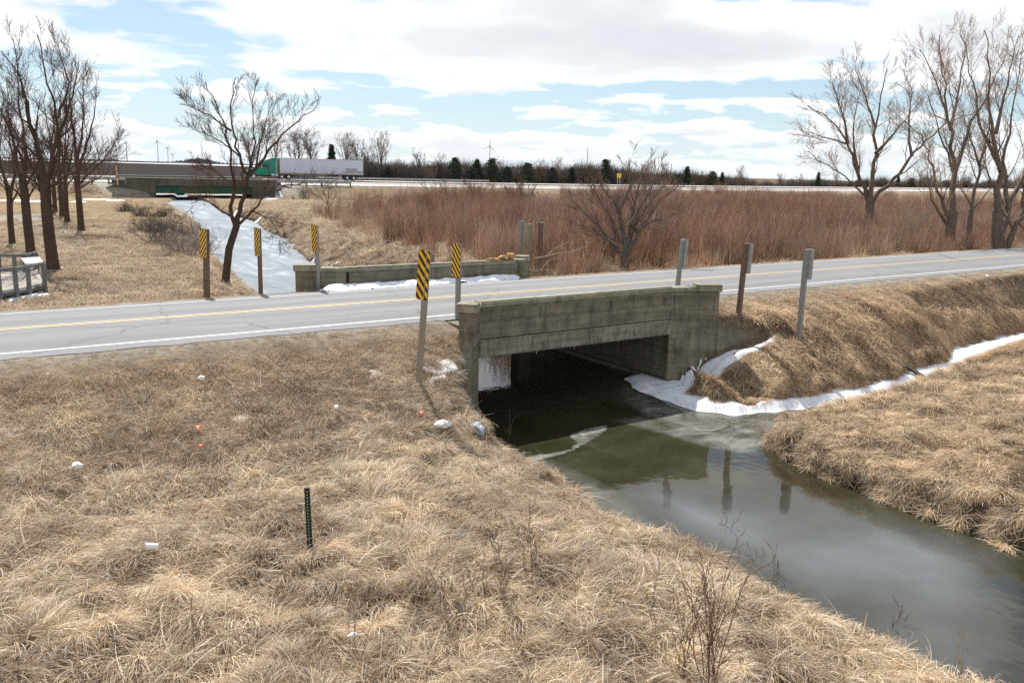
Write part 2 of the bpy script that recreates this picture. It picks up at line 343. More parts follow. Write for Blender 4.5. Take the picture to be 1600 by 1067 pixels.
# ---------------------------------------------------------------- ground sheet
nx, ny = len(sx), len(ty)
idx = np.arange(nx*ny).reshape(ny, nx)
Fq = np.stack([idx[:-1, :-1], idx[:-1, 1:], idx[1:, 1:], idx[1:, :-1]], -1).reshape(-1, 4)
def ground_cover(s, t, z):
    X, Y = s2v(s, t); hd = hw_dist(X, Y); d = poly_sd(WATER, s, t)
    c = np.zeros(s.shape+(3,)); c[:] = (.175, .13, .088)
    def put(mask, col): 
        m = np.clip(mask, 0, 1)[..., None]; c[:] = c*(1-m) + np.array(col)*m
    nz = fbm(s*.7, t*.7, 4); n3 = fbm(s*.12, t*.12, 3)
    put((nz > .12)*.6, (.15, .10, .065))
    # lawn left of the far stream
    lawn = (t > 30) & (s < 16 + (t-34)*.2)
    put(lawn*.9, (.27, .205, .13)); put(lawn*np.clip(n3*2, 0, .6), (.31, .235, .15)); put(lawn*np.clip(nz*2, 0, .5), (.20, .15, .10))
    # grey path loop on the lawn
    for P, w in ((PATH, 1.5),):
        dd = np.full(s.shape, 1e9)
        for i in range(len(P)-1):
            a, b = np.array(P[i]), np.array(P[i+1]); e = b-a; q = np.clip(((s-a[0])*e[0]+(t-a[1])*e[1])/(e@e), 0, 1)
            dd = np.minimum(dd, np.hypot(s-a[0]-q*e[0], t-a[1]-q*e[1]))
        put(sstep(w+.4, w-.2, dd)*(t > 32), (.27, .25, .225))
    # shoulders
    sh = sstep(19.4, 21.0, t+nz*.8)*(t < 25) + sstep(31.0, 29.4, t+nz*.5)*(t > 25)*(t < 33)
    put(sh*.85, (.25, .205, .155)); put(sstep(20.9, 21.6, t+nz*.4)*(t < 25)*.8, (.29, .26, .22))
    put(((t > 16.5) & (t < 19.8) & (s < 11))*np.clip(.3+nz, 0, .6), (.25, .20, .145))
    put((d < .12)*1., (.06, .05, .033)); put((d < -.2)*1., (.05, .05, .025))
    # embankment, median, fields
    put(((hd > -22) & (hd < -1))*.8, (.29, .22, .145)); put((hd > -3.2)*(hd < 0)*.5, (.26, .215, .16))
    put((hd > 34)*(hd < 44)*.8, (.25, .195, .125)); put((hd > -1)*(hd < 35)*.95, (.40, .375, .34))
    lf = sstep(-.02, -.12, X/np.maximum(Y, 1))
    put((hd > 42)*(.4+.6*lf), (.052, .046, .042)); 
    put((hd > 60)*(1-lf)*np.clip(.5+n3, 0, 1), (.17, .13, .09))
    fs = ((hd > 440) & (hd < 600)) | ((hd > 52) & (hd < 60))
    put(fs*np.clip((fbm(X*.006, Y*.03, 3)+.16)*9, 0, 1)*lf, (.72, .74, .78))
    put((hd > 800)*.5, (.18, .17, .15))
    return c
PATH = [tuple(px(x, y, -.8)[:2]) for x, y in ((-60, 352), (0, 338), (40, 336), (72, 350), (92, 372), (88, 385), (60, 400), (20, 412), (-60, 420))]
GC = ground_cover(GS, GT, GZ)
def ground_mat():
    m = bpy.data.materials.new('dead_grass_ground'); m.use_nodes = True; nt = m.node_tree; p = nt.nodes['Principled BSDF']; L = nt.links.new
    p.inputs['Roughness'].default_value = 1.0; p.inputs['Specular IOR Level'].default_value = .0
    a = NT(nt, 'ShaderNodeAttribute', attribute_name='cover'); g = NT(nt, 'ShaderNodeNewGeometry')
    n1 = NT(nt, 'ShaderNodeTexNoise', i_Scale=9.0, i_Detail=8.0, i_Roughness=.75); L(g.outputs['Position'], n1.inputs['Vector'])
    n2 = NT(nt, 'ShaderNodeTexNoise', i_Scale=1.1, i_Detail=6.0, i_Roughness=.7); L(g.outputs['Position'], n2.inputs['Vector'])
    n3 = NT(nt, 'ShaderNodeTexNoise', i_Scale=.09, i_Detail=7.0, i_Roughness=.7); L(g.outputs['Position'], n3.inputs['Vector'])
    f1 = ramp(nt, n1.outputs[0], [(.3, .55), (.5, 1.0), (.72, 1.55)]); f2 = ramp(nt, n2.outputs[0], [(.3, .72), (.7, 1.28)]); f3 = ramp(nt, n3.outputs[0], [(.3, .8), (.7, 1.2)])
    c = mixc(nt, 1.0, a.outputs['Color'], f1, 'MULTIPLY'); c = mixc(nt, 1.0, c, f2, 'MULTIPLY'); c = mixc(nt, 1.0, c, f3, 'MULTIPLY')
    L(c, p.inputs['Base Color'])
    b = NT(nt, 'ShaderNodeBump', i_Strength=.9, i_Distance=.06); L(n1.outputs[0], b.inputs['Height']); L(b.outputs[0], p.inputs['Normal'])
    return m
GROUND = mesh_np('ground', np.stack([GS, GT, GZ], -1).reshape(-1, 3), Fq, ground_mat(), smooth=True)
ca = GROUND.data.color_attributes.new('cover', 'FLOAT_COLOR', 'POINT')
ca.data.foreach_set('color', np.concatenate([GC.reshape(-1, 3), np.ones((nx*ny, 1))], 1).astype(np.float32).ravel())
tag(GROUND, kind='structure')
from mathutils.bvhtree import BVHTree
def gz(s, t):
    """height of the ground sheet at a point"""
    j = np.clip(np.searchsorted(sx, s)-1, 0, nx-2); i = np.clip(np.searchsorted(ty, t)-1, 0, ny-2)
    fx = np.clip((s-sx[j])/(sx[j+1]-sx[j]), 0, 1); fy = np.clip((t-ty[i])/(ty[i+1]-ty[i]), 0, 1)
    return (GZ[i, j]*(1-fx)+GZ[i, j+1]*fx)*(1-fy) + (GZ[i+1, j]*(1-fx)+GZ[i+1, j+1]*fx)*fy
def gp(x, y, z0=-1.0):
    """ground point seen at a photo position"""
    z = z0
    for _ in range(40):
        p = px(x, y, z); z = z + .5*(float(gz(p[0], p[1]))-z)
    p = px(x, y, z); return p

# ---------------------------------------------------------------- water, ice, snow
def poly_fill(name, poly, z, material, holes=None):
    bm = bmesh.new(); vs = [bm.verts.new((float(p[0]), float(p[1]), float(z(p)) if callable(z) else z)) for p in poly]
    es = [bm.edges.new((vs[i], vs[(i+1) % len(vs)])) for i in range(len(vs))]
    bmesh.ops.triangle_fill(bm, edges=es, use_beauty=True); bmesh.ops.recalc_face_normals(bm, faces=bm.faces)
    me = bpy.data.meshes.new(name); bm.to_mesh(me); bm.free(); me.materials.append(material)
    if me.polygons and me.polygons[0].normal.z < 0: me.flip_normals()
    o = bpy.data.objects.new(name, me); COL.objects.link(o); return o
def water_mat():
    m = bpy.data.materials.new('stream_water'); m.use_nodes = True; nt = m.node_tree; p = nt.nodes['Principled BSDF']; L = nt.links.new
    g = NT(nt, 'ShaderNodeNewGeometry')
    n = NT(nt, 'ShaderNodeTexNoise', i_Scale=.55, i_Detail=6.0, i_Roughness=.6, i_Distortion=.4); L(g.outputs['Position'], n.inputs['Vector'])
    c = ramp(nt, n.outputs[0], [(.3, (.022, .021, .010)), (.5, (.036, .033, .018)), (.7, (.058, .055, .036))])
    L(c, p.inputs['Base Color']); p.inputs['Roughness'].default_value = .035; p.inputs['IOR'].default_value = 1.34; p.inputs['Specular IOR Level'].default_value = .5
    mp = NT(nt, 'ShaderNodeMapping'); mp.inputs['Scale'].default_value = (1.0, .8, 1); L(g.outputs['Position'], mp.inputs[0])
    nb = NT(nt, 'ShaderNodeTexNoise', i_Scale=2.2, i_Detail=3.0, i_Roughness=.45); L(mp.outputs[0], nb.inputs['Vector'])
    b = NT(nt, 'ShaderNodeBump', i_Strength=.22, i_Distance=.02); L(nb.outputs[0], b.inputs['Height']); L(b.outputs[0], p.inputs['Normal'])
    return m
WMAT = water_mat()
wx0 = 9.5
water = mesh_np('water', [(9.5, -60, -2.7), (62, -60, -2.7), (62, 20.2, -2.7), (9.5, 20.2, -2.7), (22, 20.2, -2.7), (22, 33.0, -2.7), (11.5, 33.0, -2.7), (11.5, 20.2, -2.7)], [(0, 1, 2, 3), (7, 4, 5, 6)], WMAT)
tag(water, kind='structure')
def ice_mat():
    m = bpy.data.materials.new('stream_ice'); m.use_nodes = True; nt = m.node_tree; p = nt.nodes['Principled BSDF']; L = nt.links.new
    g = NT(nt, 'ShaderNodeNewGeometry')
    mp = NT(nt, 'ShaderNodeMapping'); mp.inputs['Scale'].default_value = (1.6, .45, 1); mp.inputs['Rotation'].default_value = (0, 0, -.25); L(g.outputs['Position'], mp.inputs[0])
    n = NT(nt, 'ShaderNodeTexNoise', i_Scale=.45, i_Detail=9.0, i_Roughness=.68, i_Distortion=.6); L(mp.outputs[0], n.inputs['Vector'])
    c = ramp(nt, n.outputs[0], [(.28, (.085, .105, .12)), (.40, (.15, .18, .21)), (.55, (.20, .235, .27)), (.68, (.42, .45, .48))])
    L(c, p.inputs['Base Color']); p.inputs['Roughness'].default_value = .6; p.inputs['Specular IOR Level'].default_value = .12
    b = NT(nt, 'ShaderNodeBump', i_Strength=.3, i_Distance=.03); L(n.outputs[0], b.inputs['Height']); L(b.outputs[0], p.inputs['Normal'])
    return m
# ice: strips from below the banks
ice_rows = []
for t_ in list(np.arange(33.0, 60, 3)) + list(np.arange(60, 330, 6)):
    c_ = np.interp(t_, [30, 55, 80, 110, 135, 155, 180, 200, 330], [17, 19, 24, 31, 33, 36, 42, 50, 95])
    hw_ = float(np.interp(t_, [90, 140, 200], [26, 17, 14])); ice_rows.append([(c_-hw_, t_), (c_+hw_, t_)])
V = []; 
for a, b in ice_rows:
    for p in (a, b): V.append((p[0], p[1], float(zw_v(s2v(*p)[1]))+.0))
ice = mesh_np('ice', V, [(2*i, 2*i+1, 2*i+3, 2*i+2) for i in range(len(ice_rows)-1)], ice_mat(), smooth=True)
tag(ice, kind='structure')
def snow_mat():
    m = bpy.data.materials.new('old_snow'); m.use_nodes = True; nt = m.node_tree; p = nt.nodes['Principled BSDF']; L = nt.links.new
    g = NT(nt, 'ShaderNodeNewGeometry'); n = NT(nt, 'ShaderNodeTexNoise', i_Scale=5.0, i_Detail=8.0, i_Roughness=.7); L(g.outputs['Position'], n.inputs['Vector'])
    nd = NT(nt, 'ShaderNodeTexNoise', i_Scale=26.0, i_Detail=5.0, i_Roughness=.7); L(g.outputs['Position'], nd.inputs['Vector'])
    cc_ = mixc(nt, 1.0, ramp(nt, n.outputs[0], [(.30, (.60, .57, .52)), (.42, (.82, .83, .84)), (.6, (.90, .91, .93))]), ramp(nt, nd.outputs[0], [(.30, (.62, .55, .46)), (.40, (1., 1., 1.))]), 'MULTIPLY'); L(cc_, p.inputs['Base Color']); p.inputs['Roughness'].default_value = .75
    p.inputs['Subsurface Weight'].default_value = .0
    b = NT(nt, 'ShaderNodeBump', i_Strength=.3, i_Distance=.03); L(n.outputs[0], b.inputs['Height']); L(b.outputs[0], p.inputs['Normal'])
    return m
SNOW = snow_mat()
def snow_sheet(name, poly, st, thick, zmin=-9, feather=.35, noise=.25, th2=.0):
    poly = np.array(poly); x0, y0 = poly.min(0)-.5; x1, y1 = poly.max(0)+.5
    xs = np.arange(x0, x1, st); ys = np.arange(y0, y1, st); A, B = np.meshgrid(xs, ys); d = poly_sd(poly, A, B) + fbm(A*1.9, B*1.9, 3)*noise
    g = np.maximum(gz(A, B), zmin); z = g + thick*sstep(.05, -feather, d) - .05*sstep(-.02, .12, d) + th2*fbm(A*2, B*2, 3)
    keep = d < .1; k = keep[:-1, :-1] | keep[1:, :-1] | keep[:-1, 1:] | keep[1:, 1:]
    ii = np.arange(A.size).reshape(A.shape); Q = np.stack([ii[:-1, :-1], ii[:-1, 1:], ii[1:, 1:], ii[1:, :-1]], -1)[k]
    used, invx = np.unique(Q, return_inverse=True); Vv = np.stack([A, B, z], -1).reshape(-1, 3)[used]
    return Vv, invx.reshape(-1, 4)
Vv, Qq = snow_sheet('snow_bank', SNOW_SHORE, .09, .12, zmin=-2.68, feather=.22, noise=.16, th2=.04)
sb = mesh_np('snow_bank', Vv, Qq, SNOW, smooth=True); tag(sb, 'white snow shelf along the far shore of the stream below the right bank', 'snow', kind='stuff')
# snow along the far parapet, ragged patches in the grass
Vs, Qs, off = [], [], 0
def addp(poly, st, th, **kw):
    global off
    v, q = snow_sheet('s', poly, st, th, **kw); Vs.append(v); Qs.append(q+off); off += len(v)
def blob(cx, cy, r, k=8, asp=1.6): return [(cx+r*asp*math.cos(a)*random.uniform(.7, 1.2), cy+r*math.sin(a)*random.uniform(.7, 1.2)) for a in np.linspace(0, 2*math.pi, k, endpoint=False)]
for x, y, r in ((590, 590, .17), (605, 597, .14), (620, 588, .1), (635, 598, .14), (575, 604, .1), (612, 606, .1), (600, 584, .08), (678, 578, .2), (683, 592, .12), (674, 610, .13), (640, 625, .08), (665, 636, .12), (655, 650, .09), (698, 632, .14), (697, 590, .1), (625, 612, .08), (690, 566, .09),
                (395, 632, .10), (378, 652, .06), (12, 676, .12), (22, 670, .09), (125, 650, .06), (130, 703, .07), (5, 668, .05), (448, 615, .05), (500, 612, .06),
                (1260, 568, .12), (1270, 560, .08), (1292, 590, .1), (1545, 467, .12), (1460, 465, .09), (1322, 575, .08), (1232, 560, .08)):
    p = gp(x, y); addp(blob(p[0], p[1], r*1.1, 7), .03, .035, feather=.1, noise=.6, th2=.03)
sp = mesh_np('snow_patches', np.vstack(Vs), np.vstack(Qs), SNOW, smooth=True); tag(sp, 'small ragged patches of old snow lying in the dead grass', 'snow', kind='stuff')
Vs, Qs, off = [], [], 0
# snow along far parapet foot is built further down (it lies on the deck)

def thin_ice_mat():
    m = bpy.data.materials.new('thin_ice'); m.use_nodes = True; nt = m.node_tree; p = nt.nodes['Principled BSDF']; L = nt.links.new
    g = NT(nt, 'ShaderNodeNewGeometry'); mp = NT(nt, 'ShaderNodeMapping'); mp.inputs['Scale'].default_value = (.6, 1.1, 1); mp.inputs['Rotation'].default_value = (0, 0, .12); L(g.outputs['Position'], mp.inputs[0])
    n = NT(nt, 'ShaderNodeTexNoise', i_Scale=1.6, i_Detail=8.0, i_Roughness=.68, i_Distortion=.8); L(mp.outputs[0], n.inputs['Vector'])
    a = NT(nt, 'ShaderNodeAttribute', attribute_name='edge')
    al = math_node(nt, 'MULTIPLY', ramp(nt, n.outputs[0], [(.36, .04), (.56, .30), (.74, .75)]), a.outputs['Fac'])
    p.inputs['Base Color'].default_value = (.42, .42, .38, 1); p.inputs['Roughness'].default_value = .35
    L(al, p.inputs['Alpha']); return m
TI = thin_ice_mat()
def silt_mat():
    m = bpy.data.materials.new('cloudy_water_film'); m.use_nodes = True; nt = m.node_tree; p = nt.nodes['Principled BSDF']; L = nt.links.new
    g = NT(nt, 'ShaderNodeNewGeometry'); n = NT(nt, 'ShaderNodeTexNoise', i_Scale=.32, i_Detail=5.0, i_Roughness=.5, i_Distortion=.2); L(g.outputs['Position'], n.inputs['Vector'])
    a = NT(nt, 'ShaderNodeAttribute', attribute_name='edge'); al = math_node(nt, 'MULTIPLY', ramp(nt, n.outputs[0], [(.30, .12), (.66, .62)]), a.outputs['Fac'])
    p.inputs['Base Color'].default_value = (.20, .215, .225, 1); p.inputs['Roughness'].default_value = .05; p.inputs['IOR'].default_value = 1.34; L(al, p.inputs['Alpha']); return m
def film(poly, st, z, fe=.5):
    poly = np.array(poly); x0, y0 = poly.min(0); x1, y1 = poly.max(0); xs = np.arange(x0, x1+st, st); ys = np.arange(y0, y1+st, st); A, B = np.meshgrid(xs, ys)
    d = poly_sd(poly, A, B); ii = np.arange(A.size).reshape(A.shape); kk = d < 0.02; k = kk[:-1, :-1] & kk[1:, :-1] & kk[:-1, 1:] & kk[1:, 1:]
    Q = np.stack([ii[:-1, :-1], ii[:-1, 1:], ii[1:, 1:], ii[1:, :-1]], -1)[k]
    used, invx = np.unique(Q, return_inverse=True); V_ = np.stack([A, B, np.full(A.shape, z)], -1).reshape(-1, 3)[used]
    return V_, invx.reshape(-1, 4), np.clip(-d.ravel()[used]/fe, 0, 1)
FV, FQ, FA, off2 = [], [], [], 0
for k_, (pp, fe, gain) in enumerate((([px(x, y, -2.7)[:2] for x, y in ((975, 592), (1000, 612), (1080, 640), (1160, 650), (1250, 643), (1330, 632), (1420, 612), (1400, 640), (1290, 668), (1215, 700), (1150, 712), (1080, 680), (1000, 650), (960, 615))], .5, 1.0),
                  ([px(x, y, -2.7)[:2] for x, y in ((885, 680), (905, 672), (955, 661), (950, 672), (925, 690), (895, 706), (860, 716), (830, 724), (812, 716), (850, 708), (886, 702), (898, 692))], .1, 1.6),
                  ([px(x, y, -2.7)[:2] for x, y in ((800, 700), (850, 712), (900, 730), (960, 760), (1010, 800), (1060, 860), (1000, 840), (930, 800), (880, 752), (830, 725))], .6, .8),
                  ([px(x, y, -2.7)[:2] for x, y in ((940, 655), (1000, 650), (1100, 672), (1190, 690), (1190, 715), (1100, 700), (1000, 670))], .3, .7),
                  ([px(x, y, -2.7)[:2] for x, y in ((1330, 632), (1440, 606), (1520, 578), (1600, 550), (1600, 543), (1520, 570), (1440, 598), (1330, 624))], .15, .8),
                  )):
    v, q, a = film(pp, .12, -2.696+.002*k_, fe); FV.append(v); FQ.append(q+off2); FA.append(a*gain); off2 += len(v)
tif = mesh_np('thin_ice', np.vstack(FV), np.vstack(FQ), TI); tag(tif, 'thin grey film of melting ice on the dark water', 'ice', kind='stuff')
at_ = tif.data.attributes.new('edge', 'FLOAT', 'POINT'); at_.data.foreach_set('value', np.concatenate(FA).astype(np.float32))

v, q, a = film([px(x, y, -2.7)[:2] for x, y in ((930, 760), (1010, 745), (1120, 765), (1250, 760), (1400, 800), (1600, 865), (1640, 1090), (1480, 1090), (1300, 980), (1100, 880), (1000, 830))], .2, -2.6975, 1.6)
cw = mesh_np('cloudy_film', v, q, silt_mat()); tag(cw, 'pale cloudy film on the open water at the lower right', 'water', kind='stuff')
at_ = cw.data.attributes.new('edge', 'FLOAT', 'POINT'); at_.data.foreach_set('value', a.astype(np.float32))
# ---------------------------------------------------------------- country road
def asphalt_mat():
    m = bpy.data.materials.new('asphalt'); m.use_nodes = True; nt = m.node_tree; p = nt.nodes['Principled BSDF']; L = nt.links.new
    g = NT(nt, 'ShaderNodeNewGeometry'); sp_ = NT(nt, 'ShaderNodeSeparateXYZ'); L(g.outputs['Position'], sp_.inputs[0])
    n = NT(nt, 'ShaderNodeTexNoise', i_Scale=90.0, i_Detail=4.0, i_Roughness=.8); L(g.outputs['Position'], n.inputs['Vector'])
    mp = NT(nt, 'ShaderNodeMapping'); mp.inputs['Scale'].default_value = (.12, 1.4, 1); L(g.outputs['Position'], mp.inputs[0])
    n2 = NT(nt, 'ShaderNodeTexNoise', i_Scale=1.0, i_Detail=6.0, i_Roughness=.6); L(mp.outputs[0], n2.inputs['Vector'])
    # wheel tracks
    w = math_node(nt, 'ABSOLUTE', math_node(nt, 'SUBTRACT', math_node(nt, 'ABSOLUTE', math_node(nt, 'SUBTRACT', sp_.outputs[1], 25.3)), 1.6))
    tr = ramp(nt, math_node(nt, 'ABSOLUTE', math_node(nt, 'SUBTRACT', w, .8)), [(0, .86), (.25, .92), (.6, 1.0)])
    c = ramp(nt, n.outputs[0], [(.3, (.175, .176, .182)), (.7, (.27, .27, .275))])
    c = mixc(nt, 1.0, c, ramp(nt, n2.outputs[0], [(.3, .86), (.7, 1.12)]), 'MULTIPLY'); c = mixc(nt, 1.0, c, tr, 'MULTIPLY')
    # cracks
    v = NT(nt, 'ShaderNodeTexVoronoi', feature='DISTANCE_TO_EDGE', i_Scale=.15); 
    nd = NT(nt, 'ShaderNodeTexNoise', i_Scale=1.3, i_Detail=5.0); L(g.outputs['Position'], nd.inputs['Vector'])
    va = NT(nt, 'ShaderNodeVectorMath', operation='MULTIPLY_ADD'); L(nd.outputs['Color'], va.inputs[0]); va.inputs[1].default_value = (.9, .9, 0); L(g.outputs['Position'], va.inputs[2]); L(va.outputs[0], v.inputs['Vector'])
    c = mixc(nt, ramp(nt, v.outputs[0], [(0, .5), (.003, .38), (.006, .0)]), c, (.07, .07, .07))
    L(c, p.inputs['Base Color']); p.inputs['Roughness'].default_value = .85; p.inputs['Specular IOR Level'].default_value = .3
    b = NT(nt, 'ShaderNodeBump', i_Strength=.4, i_Distance=.006); L(n.outputs[0], b.inputs['Height']); L(b.outputs[0], p.inputs['Normal'])
    return m
ASPH = asphalt_mat()
def crown(t): return .1*max(0, 1-((t-25.3)/3.4)**2)
S_road = list(np.arange(-40, 80, 2.0)) + list(np.arange(80, 400, 16.0))
def strip(ts, dz=0.0, jag=0.0, srange=None):
    Sx = S_road if srange is None else srange
    V = []; n = len(ts)
    for s_ in Sx:
        for k, t_ in enumerate(ts):
            tt = t_ + (random.uniform(-jag, jag) if k in (0, n-1) else 0); V.append((s_, tt, crown(t_)+dz))
    return V, [(i*n+k, (i+1)*n+k, (i+1)*n+k+1, i*n+k+1) for i in range(len(Sx)-1) for k in range(n-1)]
fine = list(np.arange(-40, 80, .5)) + list(np.arange(80, 400, 16.0))
V, Q = strip([21.75, 21.9, 22.6, 23.3, 24.0, 24.7, 25.3, 25.9, 26.6, 27.3, 28.0, 28.75, 28.9], .0, .07, fine)
road = mesh_np('road', V, Q, ASPH, smooth=True); tag(road, kind='structure')
PAINTW = mat('white_paint', (.74, .74, .72), .6, .12, 14.0, col2=(.36, .36, .36), detail=8); PAINTY = mat('yellow_paint', (.70, .53, .22), .6, .15, 9.0, col2=(.38, .33, .24), detail=8)
for nm, ts, mm in (('edge_line', [22.28, 22.40], PAINTW), ('edge_line', [28.2, 28.32], PAINTW), ('centre_line', [25.10, 25.20], PAINTY), ('centre_line', [25.30, 25.40], PAINTY)):
    V, Q = strip(ts, .006, 0); mesh_np(nm, V, Q, mm, parent=road)

# ---------------------------------------------------------------- concrete bridge under the road
def concrete_mat(name, c1, c2, stain=.5, scale=1.0):
    m = bpy.data.materials.new(name); m.use_nodes = True; nt = m.node_tree; p = nt.nodes['Principled BSDF']; L = nt.links.new
    g = NT(nt, 'ShaderNodeNewGeometry'); mp = NT(nt, 'ShaderNodeMapping'); mp.inputs['Scale'].default_value = (1.6, 1.6, .45); L(g.outputs['Position'], mp.inputs[0])
    n = NT(nt, 'ShaderNodeTexNoise', i_Scale=2.4*scale, i_Detail=8.0, i_Roughness=.68); L(mp.outputs[0], n.inputs['Vector'])
    c = ramp(nt, n.outputs[0], [(.3, c2), (.52, c1), (.72, tuple(min(1, q*1.25) for q in c1))])
    n3 = NT(nt, 'ShaderNodeTexNoise', i_Scale=1.1*scale, i_Detail=5.0); mp2 = NT(nt, 'ShaderNodeMapping'); mp2.inputs['Scale'].default_value = (.5, .5, 3.2); L(g.outputs['Position'], mp2.inputs[0]); L(mp2.outputs[0], n3.inputs['Vector'])
    c = mixc(nt, 1.0, c, ramp(nt, n3.outputs[0], [(.35, .74), (.6, 1.06)]), 'MULTIPLY')
    n2 = NT(nt, 'ShaderNodeTexNoise', i_Scale=22.0, i_Detail=4.0); L(g.outputs['Position'], n2.inputs['Vector'])
    c = mixc(nt, 1.0, c, ramp(nt, n2.outputs[0], [(.3, .8), (.7, 1.15)]), 'MULTIPLY')
    sz = NT(nt, 'ShaderNodeSeparateXYZ'); L(g.outputs['Position'], sz.inputs[0]); wob = math_node(nt, 'MULTIPLY_ADD', n3.outputs[0], .05, sz.outputs[2])
    ln = math_node(nt, 'PINGPONG', wob, .105); c = mixc(nt, 1.0, c, ramp(nt, ln, [(0, .70), (.007, .80), (.014, 1.0)]), 'MULTIPLY')
    L(c, p.inputs['Base Color']); p.inputs['Roughness'].default_value = .9; p.inputs['Specular IOR Level'].default_value = .25
    b = NT(nt, 'ShaderNodeBump', i_Strength=.5, i_Distance=.02); L(n2.outputs[0], b.inputs['Height']); L(b.outputs[0], p.inputs['Normal'])
    return m
CONC = concrete_mat('weathered_concrete', (.235, .206, .150), (.125, .110, .080))
CONC2 = concrete_mat('stained_beam_concrete', (.29, .262, .205), (.12, .108, .085), scale=1.6)
MOSS = concrete_mat('mossy_coping', (.31, .285, .21), (.19, .175, .12))
RUST = concrete_mat('broken_orange_concrete', (.50, .30, .14), (.36, .19, .08), scale=3)
bridge = empty('concrete_bridge', (0, 0, 0), 'low concrete road bridge over the stream with panelled side walls and splayed wing walls', 'bridge')
m_ = MB(); m_.box((16.65, 25.1, -.26), (8.5, 9.3, .44)); m_.build('deck', CONC, bridge)
for sx_ in (12.39, 20.91):
    m_ = MB(); m_.box((sx_, 25.05, -1.95), (.52, 9.68, 2.9))
    m_.box((sx_ + (.16 if sx_ < 15 else -.16), 25.05, -2.72), (.56, 9.7, .34))
    m_.build('abutment', CONC, bridge, .01)
def rail(side):
    """side -1 near, +1 far; local wall with three long recessed panels"""
    y0 = 20.20 if side < 0 else 29.90; o = side      # outer face at y0, wall thickness towards the road
    m = MB(); yc = y0 - o*.15
    x0, x1 = 12.62, 20.48
    m.box(((x0+x1)/2, y0-o*.17, .105), (x1-x0, .26, .93))               # core, face recessed 4 cm
    # raised frame around the panels
    zf0, zf1 = -.36, .58
    m.box(((x0+x1)/2, y0-o*.02, -.11), (x1-x0, .06, .50)); m.box(((x0+x1)/2, y0-o*.022, .53), (x1-x0, .056, .10))
    for xc, w in ((x0+.17, .34), (15.05, .34), (17.9, .34), (x1-.17, .34)): m.box((xc, y0-o*.024, .309), (w, .052, .335))
    m.box(((x0+x1)/2, y0+o*.012, .135), (x1-x0, .03, .03))
    return m
pn = rail(-1).build('parapet', CONC, bridge, .012)
m_ = MB(); m_.box((16.55, 20.33, .655), (7.86, .40, .15)); m_.box((16.55, 20.34, .745), (7.8, .30, .04)); m_.build('coping', MOSS, pn, .018)
m_ = MB()
# spalled beam: lightly uneven bottom edge
xs_ = np.linspace(12.62, 20.48, 60); 
for a, b in zip(xs_[:-1], xs_[1:]):
    pass
m_.box((16.55, 20.36, -.64), (7.86, .46, .52)); m_.build('edge_beam', CONC2, bridge, .02)
ICI = mat('icicle_ice', (.7, .75, .8), .2)
for k in range(4):
    m_ = MB(); x_ = 12.9+7.2*random.random(); m_.tube([(x_, 20.16, -.9), (x_+.005, 20.16, -.9-random.uniform(.03, .10))], [.010, .002], 5); m_.build('icicle', ICI, bridge)
pf = rail(1).build('parapet', CONC, bridge, .012)
m_ = MB(); m_.box((16.3, 29.75, .655), (8.1, .40, .15)); m_.box((16.3, 29.74, .745), (8.0, .30, .04)); m_.build('coping', MOSS, pf, .018)
# far parapet also shows its road side: plain wall with a base ledge
m_ = MB(); m_.box((16.55, 29.52, .07), (7.86, .10, .16)); m_.build('kerb', CONC, bridge, .01)
m_ = MB(); m_.box((16.55, 20.62, .07), (7.86, .14, .14)); m_.build('kerb', CONC, bridge, .01)
# broken right end of the far parapet
m_ = MB(); bmr = random.Random(3)
for k in range(26):
    q = bmr.random(); m_.box((20.15-1.3*q*q+.1, 29.75+bmr.uniform(-.12, .12), .78+(1-q)*bmr.uniform(0, .2)), (bmr.uniform(.1, .3), bmr.uniform(.12, .3), bmr.uniform(.05, .13)), bmr.random()*3, rx=bmr.uniform(-.5, .5))
m_.build('broken_concrete', RUST, bridge, .01, )
def wing(p0, dirv, lp, total, zend, side, label=None, cap=.09):
    """splayed wing wall: pier piece of length lp at full height, then sloping to zend"""
    dx, dy = dirv; nlen = math.hypot(dx, dy); dx /= nlen; dy /= nlen
    nx_, ny_ = (-dy, dx); 
    if (ny_ > 0) != (side < 0): nx_, ny_ = -nx_, -ny_            # thickness goes towards the road
    th = .42; pt = lambda a, o=0: (p0[0]+dx*a+nx_*o, p0[1]+dy*a+ny_*o)
    m = MB()
    m.prism([pt(0), pt(lp), pt(lp, th), pt(0, th)], -3.4, .60)
    m.prism([pt(0, -.04), pt(lp+.02, -.04), pt(lp+.02, .02), pt(0, .02)], -.36, -.06)     # belt course
    f = .045
    m.prism([pt(.12, -.03), pt(.30, -.03), pt(.30, .02), pt(.12, .02)], -.06, .58); m.prism([pt(lp-.18, -.03), pt(lp, -.03), pt(lp, .02), pt(lp-.18, .02)], -.06, .58)
    m.prism([pt(.30, -.03), pt(lp-.18, -.03), pt(lp-.18, .02), pt(.30, .02)], .46, .58)
    m.prism([pt(lp), pt(total), pt(total, th*.8), pt(lp, th)], -3.4, [-.34, zend, zend, -.34])
    w = m.build('wing_wall', CONC, bridge, .012)
    c = MB(); c.prism([pt(-.02, -.07), pt(lp*.52, -.07), pt(lp*.52, th+.05), pt(-.02, th+.05)], .60, .74)
    c.prism([pt(lp*.52, -.10), pt(lp+.06, -.10), pt(lp+.06, th+.08), pt(lp*.52, th+.08)], .60, .80+cap*.5); c.build('coping', MOSS, w, .02)
    return w
wing((12.66, 20.2), (-.66, -.75), 1.05, 2.75, -1.95, -1)
wing((20.44, 20.2), (.89, -.45), 1.72, 4.9, -1.75, -1)
wing((12.66, 29.9), (-.88, .5), 1.9, 4.5, -1.8, 1)
wing((20.44, 29.9), (.75, .66), 1.0, 3.0, -1.8, 1)
